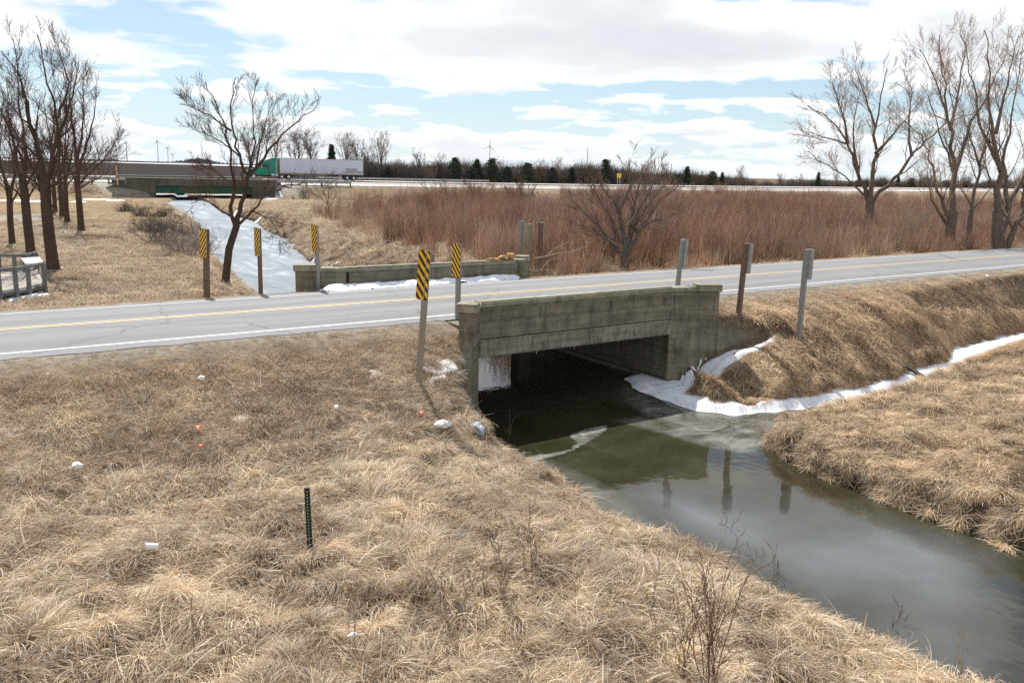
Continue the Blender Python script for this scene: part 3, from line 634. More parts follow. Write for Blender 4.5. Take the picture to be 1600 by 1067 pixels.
# snow heaped along the foot of the far parapet
poly_ = [(11.3, 29.2), (12.0, 28.75), (13.5, 28.9), (15, 28.8), (17, 28.95), (18.8, 28.9), (20.3, 29.2), (20.4, 29.6), (11.6, 29.6)]
A, B = np.meshgrid(np.arange(11.1, 20.6, .06), np.arange(28.6, 29.62, .06)); d = poly_sd(poly_, A, B)+fbm(A*2, B*2, 3)*.15
zz = .03 + .17*sstep(.03, -.4, d) + .06*fbm(A*3, B*3, 3) - .1*sstep(0, .08, d); ii = np.arange(A.size).reshape(A.shape); kk = d < .08; k = kk[:-1, :-1] & kk[1:, :-1] & kk[:-1, 1:] & kk[1:, 1:]
Q = np.stack([ii[:-1, :-1], ii[:-1, 1:], ii[1:, 1:], ii[1:, :-1]], -1)[k]
o = mesh_np('snow_ridge', np.stack([A, B, zz], -1).reshape(-1, 3), Q, SNOW, smooth=True); tag(o, 'long low ridge of ploughed snow at the foot of the far bridge wall', 'snow', kind='stuff')

# ---------------------------------------------------------------- striped marker posts
WOOD = mat('weathered_post_wood', (.30, .26, .20), .9, .25, 14.0, bump=.004, bscale=60)
WOODR = mat('brown_post_wood', (.17, .11, .075), .9, .3, 14.0, bump=.004)
WOODG = mat('grey_post_wood', (.27, .27, .245), .9, .25, 14.0, bump=.004)
PBACK = mat('plywood_panel', (.40, .41, .38), .7, .2, 6.0)
PBLK = mat('panel_black', (.018, .017, .015), .5, .2, 9.0); PYEL = mat('panel_yellow', (.86, .47, .01), .5, .1, 9.0)
def clip(poly, f):
    out = []
    for i in range(len(poly)):
        a, b = poly[i], poly[(i+1) % len(poly)]; fa, fb = f(a), f(b)
        if fa >= 0: out.append(a)
        if (fa >= 0) != (fb >= 0): q = fa/(fa-fb); out.append((a[0]+(b[0]-a[0])*q, a[1]+(b[1]-a[1])*q))
    return out
def marker(px_top, px_base, base, ztop, w, h, facing, slant, wood, label, dx=0.0, postw=.13, panel_top=None, panel=True, turn=0.0):
    """facing -1: the striped face looks towards -X (to the left), +1: towards +X"""
    t = empty('marker_post', base, label, 'marker post', 'striped marker posts at the road bridge')
    top = np.array(ztop) - np.array(base)      # lean
    L_ = float(np.linalg.norm(top))
    q = Vector([float(v) for v in top]).normalized(); rot = Vector((0, 0, 1)).rotation_difference(q)
    t.rotation_mode = 'QUATERNION'; t.rotation_quaternion = rot
    m = MB(); m.box((0, 0, L_/2-.2), (postw, postw, L_+.4)); po = m.build('post', wood, t, .008)
    if not panel: return t
    pt = L_+.03 if panel_top is None else panel_top
    c = .045; rect = [(-w/2+c, 0), (w/2-c, 0), (w/2, c), (w/2, h-c), (w/2-c, h), (-w/2+c, h), (-w/2, h-c), (-w/2, c)]
    xo = facing*(postw/2+.012)
    M = Matrix.Rotation(turn, 3, 'Z')
    def P3(u, v, e): 
        r_ = M @ Vector((facing*e, u, 0)); return (xo+r_.x, dx+r_.y, pt-h+v)
    m = MB(); n = len(rect); V = [P3(u, v, -.01) for u, v in rect] + [P3(u, v, .01) for u, v in rect]
    m.add(V, [tuple(range(n)), tuple(range(n, 2*n))] + [(i, (i+1) % n, n+(i+1) % n, n+i) for i in range(n)])
    pa = m.build('panel', PBACK, t)
    m = MB(); m.add([P3(u, v, .0125) for u, v in rect], [tuple(range(n))]); m.build('black_sheet', PBLK, pa)
    m = MB(); sp_ = h/5.2
    inner = [(u*.97, .01+v*.98) for u, v in rect]
    for k in range(-3, 10):
        v0 = k*sp_; f1 = lambda p: p[1]-(v0+slant*p[0]); f2 = lambda p: (v0+sp_*.52+slant*p[0])-p[1]
        g = clip(clip(inner, f1), f2)
        if len(g) > 2: m.add([P3(u, v, .0155) for u, v in g], [tuple(range(len(g)))])
    m.build('yellow_stripes', PYEL, pa)
    return t
def st_post(x, y, t_): 
    z = -1.0
    return None
def top_at(base, xt, yt):
    """top of a post: point on the ray through the photo position, closest to the base's depth"""
    X, Y = s2v(base[0], base[1]); return pd(xt, yt, Y)
def mk(base_st, xt, yt, *a, **k):
    b = np.array([base_st[0], base_st[1], float(gz(base_st[0], base_st[1]))]); return marker(None, None, b, top_at(b, xt, yt), *a, **k)
mk((9.72, 18.43), 669, 393, .36, 1.26, -1, 1.15, WOOD, 'tallest leaning marker post with yellow and black stripes, nearest on the grassy slope', turn=.45, dx=.02)
mk(gp(672, 531)[:2], 676, 397, .36, 1.0, -1, 1.15, WOOD, 'marker post half hidden right behind the tallest striped one', dx=.1, turn=.3)
mk(px(714, 500, -.05)[:2], 717, 382, .42, 1.04, -1, 1.15, WOODG, 'striped marker post on the road edge at the left pier of the near bridge wall', turn=.12)
mk((7.45, 30.25), 322, 358, .42, 1.03, -1, -1.15, WOODR, 'dark brown striped marker post across the road, leftmost of all', dx=-.04, turn=.25, postw=.19)
mk((9.3, 29.95), 404.5, 357, .42, 1.03, -1, -1.15, WOODR, 'slim striped marker post across the road in front of the leaning tree', turn=.15)
mk(px(497.5, 449, .0)[:2], 494, 352, .42, 1.03, -1, -1.15, WOODG, 'pale striped marker post at the left pier of the far bridge wall', turn=.15)
mk(gp(813.5, 432)[:2], 815, 346, .36, 1.0, 1, -1.15, WOODG, 'grey post with a panel back at the broken end of the far bridge wall', postw=.14)
mk(gp(824, 431.5)[:2], 828, 350, .3, .9, 1, -1.15, WOOD, 'plain wooden post between two others beyond the far bridge wall', panel=False, postw=.2)
mk(gp(843.5, 430)[:2], 845, 348, .3, .9, 1, -1.15, WOODR, 'dark wooden post right of the other two beyond the far bridge wall', dx=.03, postw=.19)
mk((21.25, 20.78), 1067, 375, .38, 1.02, 1, -1.15, WOODG, 'grey marker post seen from behind over the right end of the near bridge wall')
mk((22.9, 19.3), 1166, 381, .33, 1.06, 1, -1.15, WOODR, 'brown marker post seen from behind, first on the bank right of the bridge', dx=-.07, postw=.15)
mk((24.52, 17.92), 1261, 390, .33, 1.06, 1, -1.15, WOODG, 'marker post seen from behind, lowest and farthest right on the bank', dx=-.07, postw=.15)

# ---------------------------------------------------------------- green fence post in the foreground grass
TG = mat('green_post_steel', (.012, .030, .020), .45, .3, 20.0, metal=.2); STUD = mat('bare_steel', (.35, .38, .34), .5)
b = gp(485, 868); tp = empty('fence_post', (b[0], b[1], b[2]), 'dark green studded steel fence post standing alone in the foreground grass', 'fence post')
hh = float(top_at(b, 479.5, 762)[2]-b[2]); q = Vector([float(v) for v in (top_at(b, 479.5, 762)-b)]).normalized(); tp.rotation_mode = 'QUATERNION'; tp.rotation_quaternion = Vector((0, 0, 1)).rotation_difference(q) @ Matrix.Rotation(R(-35), 3, 'Z').to_quaternion()
m = MB(); m.box((0, 0, hh/2-.1), (.092, .018, hh+.2)); m.box((0, .028, hh/2-.1), (.014, .05, hh+.2)); m.build('post', TG, tp, .003)
for k in range(18):
    m = MB(); m.box((0, -.014, hh-.06-k*.055), (.018, .016, .02)); m.build('stud', STUD, tp)

# ---------------------------------------------------------------- wooden deck at the left
DW = mat('grey_deck_wood', (.17, .175, .18), .85, .25, 5.0, bump=.003); DP = mat('pale_deck_planks', (.34, .30, .25), .85, .2, 7.0)
deck = empty('wooden_deck', (0, 0, 0), 'grey wooden footbridge deck with railings at the left edge on the lawn', 'deck')
fz = -.62
c0 = px(70, 446, fz); c1 = px(-60, 466, fz); c2 = px(-140, 432, fz); c3 = px(55, 424, fz)
near_e = [c0, px(46, 452, fz), px(26, 456, fz), px(0, 459, fz), px(-40, 462, fz), px(-110, 462, fz)]
far_e = [px(58, 419, fz), px(40, 424, fz), px(24, 425, fz), px(0, 424, fz), px(-30, 424, fz), px(-80, 424, fz)]
m = MB()
for i in range(len(near_e)-1):
    m.prism([tuple(near_e[i][:2]), tuple(near_e[i+1][:2]), tuple(far_e[i+1][:2]), tuple(far_e[i][:2])], fz-.10, fz)
m.build('planks', DP, deck)
m = MB()
for E_, h0 in ((near_e, .9), (far_e, .85)):
    pass
def rail_line(E_, h0, names=True):
    m = MB()
    for a, b in zip(E_[:-1], E_[1:]):
        m.tube([a+np.array([0, 0, h0]), b+np.array([0, 0, h0])], .075, 6); m.tube([a+np.array([0, 0, .02]), b+np.array([0, 0, .02])], .10, 4)
    m.build('handrail', DW, deck)
    for i, a in enumerate(E_):
        m = MB(); m.box((a[0], a[1], a[2]+h0/2-.3), (.14, .14, h0+.55), R(20)); m.build('railing_post', DW, deck, .006)
rail_line(near_e, .92)
rail_line(far_e, .75)
m = MB(); m.add([c0+np.array(v) for v in ((-.9, 0, .98), (.05, .05, 1.0), (.15, .45, 1.2), (-.6, .5, 1.05))], [(0, 1, 2, 3)]); 
m = MB(); cc_ = c0+np.array([-.35, .15, 1.03]); m.box(cc_, (.75, .45, .05), R(20), rx=R(28)); m.build('sign_board', mat('pale_board', (.62, .64, .66), .6, .1, 3.0, col2=(.5, .4, .38)), deck, .01)
Vs, Qs, off = [], [], 0
for x, y, r in ((55, 463, .5), (30, 467, .5), (8, 466, .55), (62, 458, .3), (20, 471, .3), (92, 420, .16), (84, 421, .2)):
    p = gp(x, y); addp(blob(p[0], p[1], r*.6), .08, .1, feather=.12, noise=.2)
for x, y, r in ((60, 284, 1.0), (20, 284, 1.0), (150, 312, 1.1), (165, 315, .8), (180, 314, 1.1), (20, 314, 1.5), (40, 315, 1.5), (60, 315, 1.1), (120, 316, .8), (395, 352, .8), (330, 340, 1.0), (360, 342, 1.2), (425, 308, 1.4), (415, 314, 1.2), (432, 304, 1.2), (320, 405, .5), (503, 425, .5), (512, 424, .5), (487, 413, .5), (490, 418, .4), (450, 390, .5), (432, 375, .6)):
    p = gp(x, y); addp(blob(p[0], p[1], r*.8, 7), .14, .1, feather=.25, noise=.7)
o = mesh_np('snow_patches', np.vstack(Vs), np.vstack(Qs), SNOW, smooth=True); tag(o, 'thin snow patches beyond the road by the deck, lawn and far stream banks', 'snow', kind='stuff')

# ---------------------------------------------------------------- highway, its bridge, guard rail, truck
def vw(X, Y, z): return v2s(X, Y, z)
HCON = mat('highway_concrete', (.46, .44, .41), .8, .12, 1.2, detail=4)
def hstrip(d0, d1, z):
    a = offset_line(HWs, d0); b = offset_line(HWs, d1); V = []
    for p, q in zip(a, b): V += [v2s(p[0], p[1], z), v2s(q[0], q[1], z)]
    return V, [(2*i, 2*i+2, 2*i+3, 2*i+1) for i in range(len(a)-1)]
V, Q = hstrip(0, 11.5, HZ); h1 = mesh_np('highway', V, Q, HCON); tag(h1, kind='structure')
V, Q = hstrip(22, 33.5, HZ+.42); h2 = mesh_np('highway', V, Q, HCON); tag(h2, kind='structure')
for hh_, dd_, zz_ in ((h1, (.9, 10.3), HZ), (h2, (22.9, 32.3), HZ+.42)):
    for k, d_ in enumerate(dd_):
        V, Q = hstrip(d_, d_+.16, zz_+.012); mesh_np('edge_line', V, Q, PAINTW if k else PAINTY, parent=hh_)
def hw_at_px(x, off=0.0):
    """point and direction on the highway line at a photo column"""
    best = None
    for i in range(len(HWs)-1):
        p = HWs[i]; xx, yy, _ = proj(v2s(p[0], p[1], HZ)); 
        if p[1] > 20 and (best is None or abs(xx-x) < best[0]): best = (abs(xx-x), i)
    i = best[1]; a = HWs[i-1]; b = HWs[i+1]; t = (b-a)/np.linalg.norm(b-a)
    # refine
    P0 = HWs[i]; 
    for _ in range(6):
        xx, yy, _y = proj(v2s(P0[0], P0[1], HZ)); P0 = P0 + t*((x-xx)/F*_y/ max(.3, t[0]))
    n = np.array([-t[1], t[0]]); return P0+n*off, t, n
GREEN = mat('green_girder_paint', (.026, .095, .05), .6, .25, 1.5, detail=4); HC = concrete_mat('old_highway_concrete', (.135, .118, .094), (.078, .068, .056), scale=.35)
def hw_bridge(off, z, label, xa=243, xb=393, bh=.70):
    a, t, n = hw_at_px(xa, 0); b, _, _ = hw_at_px(xb, 0); t = (b-a)/np.linalg.norm(b-a); n = np.array([-t[1], t[0]]); Lb = np.linalg.norm(b-a)
    o = empty('highway_bridge', (0, 0, 0), label, 'bridge', 'highway bridges over the far stream')
    def W_(u, w, zz): p = a+t*u+n*(w+off); return tuple(v2s(p[0], p[1], zz))
    def boxw(m, u0, u1, w0, w1, z0, z1, ztop2=None):
        P = [W_(u0, w0, 0)[:2], W_(u1, w0, 0)[:2], W_(u1, w1, 0)[:2], W_(u0, w1, 0)[:2]]; m.prism(P, z0, z1)
    m = MB(); boxw(m, -1, Lb+1, -.6, 12.1, z-.40, z-.02); m.build('deck', HC, o)
    m = MB(); boxw(m, -6, Lb+4.5, -.55, -.25, z-.018, z+bh); ba_ = m.build('barrier', HC, o); m = MB(); boxw(m, -6, Lb+4.5, -.62, -.18, z+bh, z+bh+.09); m.build('coping', HCON, ba_)
    m = MB(); boxw(m, -6, Lb+4.5, 11.75, 12.05, z-.018, z+bh*.5); m.build('barrier', HC, o)
    for w in (-.2, 3.8, 7.6, 11.4):
        m = MB(); boxw(m, -.3, Lb+.3, w, w+.06, z-1.5, z-.41); boxw(m, -.3, Lb+.3, w-.14, w+.2, z-1.56, z-1.5)
        if w < 0:
            for u in np.linspace(0, Lb, 7): boxw(m, u-.06, u+.06, w-.14, w-.005, z-1.49, z-.42)
        m.build('girder', GREEN, o)
    for s0, sg in ((0, -1), (Lb, 1)):
        m = MB(); boxw(m, min(s0, s0+sg*1.6), max(s0, s0+sg*1.6), -.5, 12.2, -2.2, z-.42); boxw(m, min(s0, s0+sg*5), max(s0, s0+sg*5), -.62, -.1, -2.2, z-.02)
        m.build('abutment', HC, o)
        m = MB(); e = s0+sg*5; P = [W_(e, -.6, 0)[:2], W_(e+sg*5, -1.6, 0)[:2], W_(e+sg*5, -1.1, 0)[:2], W_(e, -.1, 0)[:2]]
        m.prism(P, -2.2, [z-.05, z-2.0, z-2.0, z-.05]); m.build('wing_wall', HC, o)
    return a, t, n, Lb
A1, T1, N1, LB = hw_bridge(0, HZ, 'green girdered highway bridge over the frozen stream, the nearer of two')
hw_bridge(22, HZ+.42, 'second highway bridge right behind the green girdered one', bh=.3)
GALV = mat('galvanised_steel', (.50, .50, .50), .5, .15, 3.0, metal=.3); GPW = mat('rail_post_wood', (.20, .17, .13), .9)
def guardrail(x0, x1, off, z, label, n_max=100):
    a, t, n = hw_at_px(x0, off); b, _, _ = hw_at_px(x1, off); Ln = np.linalg.norm(b-a); t = (b-a)/Ln; nn = np.array([-t[1], t[0]])
    o = empty('guard_rail', tuple(v2s(a[0], a[1], z)), label, 'guard rail', 'highway guard rails')
    base = np.array(v2s(a[0], a[1], z)); T = np.array(v2s(t[0], t[1])); N = np.array(v2s(nn[0], nn[1]))
    m = MB()
    for zz, ww in ((.52, .0), (.62, .03), (.72, .0)):
        p0 = N*(ww-.04)+np.array([0, 0, zz]); p1 = p0+T*Ln; m.tube([p0, p1], .075, 6)
    m.build('rail', GALV, o)
    k = int(min(n_max, Ln/2.2))
    for i in range(k+1):
        m = MB(); p = T*(Ln*i/k)+N*.12; m.box((p[0], p[1], .28), (.2, .2, .95)); m.build('post', GPW, o)
guardrail(430, 545, -1.3, HZ-.1, 'short guard rail on wooden posts below the truck, right of the highway bridge')
guardrail(-20, 196, -1.3, HZ-.1, 'guard rail running left from the highway bridge behind the lawn trees', 60)
guardrail(560, 900, 36, HZ+.2, 'long thin guard rail on the far side of the highway, right of the truck')

def truck():
    a, t, n = hw_at_px(400, 27.5); b, _, _ = hw_at_px(560, 27.5); t = (b-a)/np.linalg.norm(b-a)
    # rear end of the trailer shows at column 568
    P = a.copy()
    for _ in range(10):
        xx, yy, _y = proj(v2s(P[0], P[1], HZ+2)); P = P + t*((567.5-xx)/F*_y/max(.3, t[0]))
    T = v2s(t[0], t[1]); ang = math.atan2(T[1], T[0])
    z0 = HZ+.43
    o = empty('semi_truck', tuple(v2s(P[0], P[1], z0)), 'green semi truck with long white box trailer driving left on the highway', 'truck', rz=ang)
    WH = mat('trailer_white', (.50, .53, .60), .5, .06, .7, detail=3); GR = mat('truck_green', (.005, .20, .125), .35, .12, 1.0); DK = mat('truck_black', (.02, .02, .022), .6); GLS = mat('cab_glass', (.03, .04, .05), .1); CHR = mat('truck_chrome', (.6, .6, .6), .25, metal=.8)
    # local x: 0 = rear end, negative = forward (truck heads left); y 0 = side facing the camera
    m = MB(); m.box((-8.1, 1.3, 2.62), (16.2, 2.6, 2.86)); tr = m.build('trailer', WH, o, .03)
    m = MB(); m.box((-8.1, 1.3, 1.12), (16.2, 2.3, .14)); m.box((-8.1, .0, 1.23), (16.1, .05, .12)); m.box((-8.1, .0, 4.0), (16.1, .05, .1)); m.build('trailer_frame', mat('trailer_trim', (.45, .33, .30), .6), tr)
    def wheel(x, y, r=.5):
        m = MB(); m.tube([(x, y, r), (x, y+.28, r)], r, 18); w = m.build('wheel', DK, o, .02)
        m = MB(); m.tube([(x, y-.012, r), (x, y+.05, r)], r*.5, 12); m.build('rim', CHR, w)
    for x in (-1.9, -3.2, -14.6, -15.9): wheel(x, .05); wheel(x, 2.25)
    for nm_, c_, d_ in (('bogie', (-2.5, 1.3, .85), (3.2, 1.2, .3)), ('landing_leg', (-11.5, .3, .6), (.12, .12, 1.1)), ('landing_leg', (-11.5, 2.2, .6), (.12, .12, 1.1)), ('mud_flap', (-1.2, .25, .5), (.03, .5, .7))):
        m = MB(); m.box(c_, d_); m.build(nm_, DK, o)
    m = MB(); m.box((-.02, 1.3, .55), (.1, 2.2, .14)); m.build('rear_bumper', GALV, o)
    # tractor
    def prof(P, y0, y1, mm, name, par, bev=.05):
        m = MB(); n = len(P); V = [(x, y0, z) for x, z in P]+[(x, y1, z) for x, z in P]
        m.add(V, [tuple(range(n)), tuple(range(n, 2*n))]+[(i, (i+1) % n, n+(i+1) % n, n+i) for i in range(n)]); return m.build(name, mm, par, bev)
    cab = prof([(-16.55, .75), (-16.55, 4.02), (-17.6, 3.95), (-18.9, 3.45), (-19.5, 2.95), (-20.05, 2.1), (-21.9, 1.75), (-22.2, 1.45), (-22.25, .75)], .1, 2.5, GR, 'cab', o, .08)
    prof([(-19.0, 2.15), (-18.3, 2.15), (-18.3, 2.85), (-19.35, 2.85), (-19.75, 2.2)], .07, .12, GLS, 'side_window', cab, 0)
    prof([(-19.48, 2.97), (-20.05, 2.14), (-20.1, 2.18), (-19.53, 3.0)], .2, 2.4, GLS, 'windscreen', cab, 0)
    prof([(-16.6, 4.03), (-17.6, 3.97), (-18.9, 3.47), (-18.9, 3.52), (-17.6, 4.05), (-16.6, 4.1)], .1, 2.5, mat('cab_roof_pale', (.55, .66, .64), .4), 'roof_fairing', cab, 0)
    m = MB(); m.box((-22.3, 1.3, .62), (.25, 2.4, .4)); m.build('front_bumper', CHR, o, .03)
    m = MB(); m.tube([(-17.9, .25, .75), (-16.6, .25, .75)], .3, 14); m.build('fuel_tank', CHR, o)
    m = MB(); m.tube([(-16.9, -.02, 1.0), (-16.9, -.02, 3.6)], .07, 8); m.build('exhaust_stack', CHR, o); m = MB(); m.box((-19.6, -.05, 2.3), (.12, .2, .45)); m.build('mirror', CHR, o)
    wheel(-21.1, .05, .52); wheel(-21.1, 2.25, .52)
    m = MB(); m.box((-17, 1.3, .7), (8.2, .9, .3)); m.build('chassis', DK, o)
    m = MB(); m.box((-16.38, .7, 2.4), (.15, .2, 2.6)); m.build('air_pipe', mat('yellow_pipe', (.45, .38, .12), .6), o)
    for txt, x, z, sz in (('THE DART', -3.55, 1.98, .52), ('ADVANTAGE', -3.75, 1.45, .62)):
        cu = bpy.data.curves.new('lettering', 'FONT'); cu.body = txt; cu.size = sz*1.0; cu.offset = .012; cu.space_character = .95; cu.shear = .25 if txt[0] == 'A' else 0
        tmp = bpy.data.objects.new('tmp', cu); COL.objects.link(tmp); dg = bpy.context.evaluated_depsgraph_get(); me = bpy.data.meshes.new_from_object(tmp.evaluated_get(dg)); bpy.data.objects.remove(tmp)
        lo = bpy.data.objects.new('lettering', me); COL.objects.link(lo); me.materials.clear(); me.materials.append(DK); lo.parent = tr; lo.location = (x, -.008, z); lo.rotation_euler = (R(90), 0, 0)
truck()

# ---------------------------------------------------------------- wind turbines, mast, poles, far sign
TW = mat('turbine_grey', (.42, .46, .50), .5)
def turbine(x, ybase, yhub, Y, blade, ang, label, w=1.0):
    b = pd(x, ybase, Y); hub = pd(x, yhub, Y); o = empty('wind_turbine', tuple(b-np.array([0, 0, 8])), label, 'wind turbine', 'wind turbines on the horizon')
    hh = float(hub[2]-b[2])+8; sc_ = Y/1291.0
    m = MB(); m.tube([(0, 0, 0), (0, 0, hh)], [sc_*.75*w, sc_*.45*w], 8); m.build('tower', TW, o)
    m = MB(); m.box((0, 0, hh+.4*sc_), (sc_*1.3, sc_*2.6, sc_*1.2), R(30)); m.build('nacelle', TW, o)
    d = Vector((float(v2s(1, .5)[0]), float(v2s(1, .5)[1]), 0)).normalized()
    for k in range(3):
        a = ang+k*2*math.pi/3; e = d*math.cos(a)+Vector((0, 0, 1))*math.sin(a); c = Vector((0, 0, hh))-d.cross(Vector((0, 0, 1)))*1.2*sc_
        m = MB(); m.tube([c, c+e*blade*sc_*.3, c+e*blade*sc_], [sc_*.5*w, sc_*.45*w, sc_*.1], 6); m.build('blade', TW, o)
turbine(765, 262, 229, 1900, 14, R(80), 'wind turbine standing alone above the trees near the middle of the horizon')
turbine(247.5, 254, 222, 1900, 7, R(95), 'taller of the wind turbines left of the leaning tree', .8)
turbine(263, 254, 232, 2700, 7, R(60), 'second wind turbine from the left group, slightly smaller', .7)
turbine(270.5, 254, 242, 3400, 5, R(30), 'faint smallest wind turbine right of the other two', .6)
b = pd(199, 256, 620); o = empty('utility_pole', tuple(b-np.array([0, 0, 1])), 'thin utility pole on the dark field left of the turbines', 'utility pole')
m = MB(); m.tube([(0, 0, 0), (0, 0, 17)], [.3, .2], 6); m.build('pole', WOODR, o); m = MB(); m.box((0, 0, 15.5), (2.4, .2, .25), R(-30)); m.build('crossarm', WOODR, o)
b = pd(917, 268, 2300); o = empty('radio_mast', tuple(b-np.array([0, 0, 5])), 'very thin lattice radio mast on the horizon right of centre', 'mast')
m = MB(); hm = float(pd(917, 232, 2300)[2]-b[2])+5
for k in range(3):
    q = 2*math.pi*k/3; m.tube([(1.0*math.cos(q), 1.0*math.sin(q), 0), (1.0*math.cos(q), 1.0*math.sin(q), hm)], .25, 4)
for k in range(int(hm/4)):
    for j in range(3):
        q = 2*math.pi*j/3; q2 = 2*math.pi*(j+1)/3; m.tube([(math.cos(q), math.sin(q), k*4), (math.cos(q2), math.sin(q2), k*4+4)], .14, 3)
m.build('lattice', mat('mast_red_white', (.5, .3, .28), .6), o)
p, t, n = hw_at_px(1166, 38); b = v2s(p[0], p[1], 1.0); X_, Y_ = s2v(b[0], b[1]); zt = float(pd(1166, 276, Y_)[2]); zb = float(pd(1166, 283, Y_)[2])
o = empty('road_sign', tuple(b), 'small yellow sign at the far side of the highway on the right', 'sign'); m = MB(); wv = 6.5/F*Y_; m.box((0, 0, (zt+zb)/2-1), (wv, .06, zt-zb), R(-34)); m.build('sign_panel', mat('sign_yellow', (.78, .50, .05), .5), o, .01)
for s_ in (-.3, .3):
    m = MB(); m.box((s_*wv*.8, s_*wv*-.5+.08, (zt-1)/2-.5), (.12, .12, zt)); m.build('post', GALV, o)
p, t, n = hw_at_px(184, -2); zt = float(pd(186, 258, p[1])[2]); o = empty('delineator', tuple(v2s(p[0], p[1], HZ-.2)), 'thin orange and white delineator stake beside the highway at the left', 'marker post')
m = MB(); m.box((0, 0, (zt-HZ)/2), (.2, .1, zt-HZ+.3)); m.build('stake', mat('orange_stake', (.60, .30, .12), .6, .2, 3.0, col2=(.55, .45, .35)), o)

# ---------------------------------------------------------------- dead grass
def straw_mat(name, tint=(1, 1, 1), noise_cols=((.66, .60, .55), (1.22, 1.19, 1.12)), trans=.25, rnd=.22):
    m = bpy.data.materials.new(name); m.use_nodes = True; nt = m.node_tree; p = nt.nodes['Principled BSDF']; L = nt.links.new
    a = NT(nt, 'ShaderNodeAttribute', attribute_name='bc'); oi = NT(nt, 'ShaderNodeObjectInfo')
    n = NT(nt, 'ShaderNodeTexNoise', i_Scale=.55, i_Detail=4.0, i_Roughness=.65); g = NT(nt, 'ShaderNodeNewGeometry'); L(g.outputs['Position'], n.inputs['Vector'])
    f = ramp(nt, n.outputs[0], [(.32, noise_cols[0]), (.68, noise_cols[1])])
    k = math_node(nt, 'MULTIPLY_ADD', oi.outputs['Random'], rnd*2, 1-rnd); cc = NT(nt, 'ShaderNodeCombineColor')
    for i in range(3): L(k, cc.inputs[i])
    c = mixc(nt, 1.0, a.outputs['Color'], f, 'MULTIPLY'); c = mixc(nt, 1.0, c, cc.outputs[0], 'MULTIPLY'); c = mixc(nt, 1.0, c, tint, 'MULTIPLY')
    L(c, p.inputs['Base Color']); p.inputs['Roughness'].default_value = .62; p.inputs['Specular IOR Level'].default_value = .3
    tb = NT(nt, 'ShaderNodeBsdfTranslucent'); L(c, tb.inputs[0]); ms = NT(nt, 'ShaderNodeMixShader', i_0=trans)
    L(p.outputs[0], ms.inputs[1]); L(tb.outputs[0], ms.inputs[2]); L(ms.outputs[0], nt.nodes['Material Output'].inputs[0]); return m
def blades(n, rad, lmin, lmax, comb, e0, e1, w, seg=4, cols=None, zmin=.01, curl=.25, r=rng, fan=False, radz=0.0):
    """a clump of grass blades combed towards +X"""
    ang = r.normal(0, comb, n) if comb < 5 else r.uniform(-np.pi, np.pi, n)
    root = np.stack([r.normal(0, rad*.6, n), r.normal(0, rad*.6, n), np.abs(r.normal(0, radz, n))+.0], -1)
    if fan: root[:, :2] = np.stack([np.cos(ang), np.sin(ang)], -1)*np.abs(r.normal(0, rad*.4, n))[:, None]
    Ln = r.uniform(lmin, lmax, n)*r.uniform(.75, 1.0, n); el = r.normal(e0, .22, n); de = (r.normal(e1, .25, n)-el)/seg; yaw = ang; dy = r.normal(0, curl, n)
    P = [root]; p = root.copy()
    for k in range(seg):
        d = np.stack([np.cos(el)*np.cos(yaw), np.cos(el)*np.sin(yaw), np.sin(el)], -1); p = p + d*(Ln/seg)[:, None]; p[:, 2] = np.maximum(p[:, 2], zmin+r.uniform(0, .05, n)); P.append(p.copy()); el = el+de; yaw = yaw+dy
    P = np.stack(P, 1)                                  # n, seg+1, 3
    T = np.gradient(P, axis=1); T /= np.linalg.norm(T, axis=2, keepdims=True)+1e-9
    side = np.cross(T, np.array([0, 0, 1.])); side /= np.linalg.norm(side, axis=2, keepdims=True)+1e-9
    up = np.cross(side, T); roll = r.uniform(-.9, .9, n)[:, None, None]; side = side*np.cos(roll)+up*np.sin(roll)
    ww = w*r.uniform(.6, 1.3, n)[:, None, None]*np.linspace(1, .25, seg+1)[None, :, None]*.5
    V = np.stack([P-side*ww, P+side*ww], 2).reshape(n, -1, 3)     # n, 2(seg+1), 3
    k = np.arange(seg)*2; q = np.stack([k, k+1, k+3, k+2], -1)
    Fq = (q[None]+(np.arange(n)*2*(seg+1))[:, None, None]).reshape(-1, 4)
    cols = np.array(cols if cols is not None else STRAW); C = cols[r.integers(0, len(cols), n)]*r.uniform(.75, 1.2, (n, 1)); C = np.repeat(C, 2*(seg+1), 0)
    return V.reshape(-1, 3), Fq, C
STRAW = [(.63, .52, .38), (.74, .64, .50), (.53, .42, .29), (.82, .76, .66), (.38, .285, .20), (.67, .55, .38), (.62, .55, .46), (.78, .69, .57), (.45, .35, .255)]
BROWN = [(.38, .29, .20), (.27, .20, .14), (.46, .37, .26), (.56, .47, .36), (.32, .25, .19), (.50, .42, .33)]
def proto(name, parts, material):
    Vs = []; Fs = []; Cs = []; o = 0
    for V, Fq, C in parts: Vs.append(V); Fs.append(Fq+o); Cs.append(C); o += len(V)
    ob = mesh_np(name, np.vstack(Vs), np.vstack(Fs), material, link=False)
    C = np.vstack(Cs); C = np.concatenate([C, np.ones((len(C), 1))], 1); ca = ob.data.color_attributes.new('bc', 'FLOAT_COLOR', 'POINT'); ca.data.foreach_set('color', C.astype(np.float32).ravel()); return ob
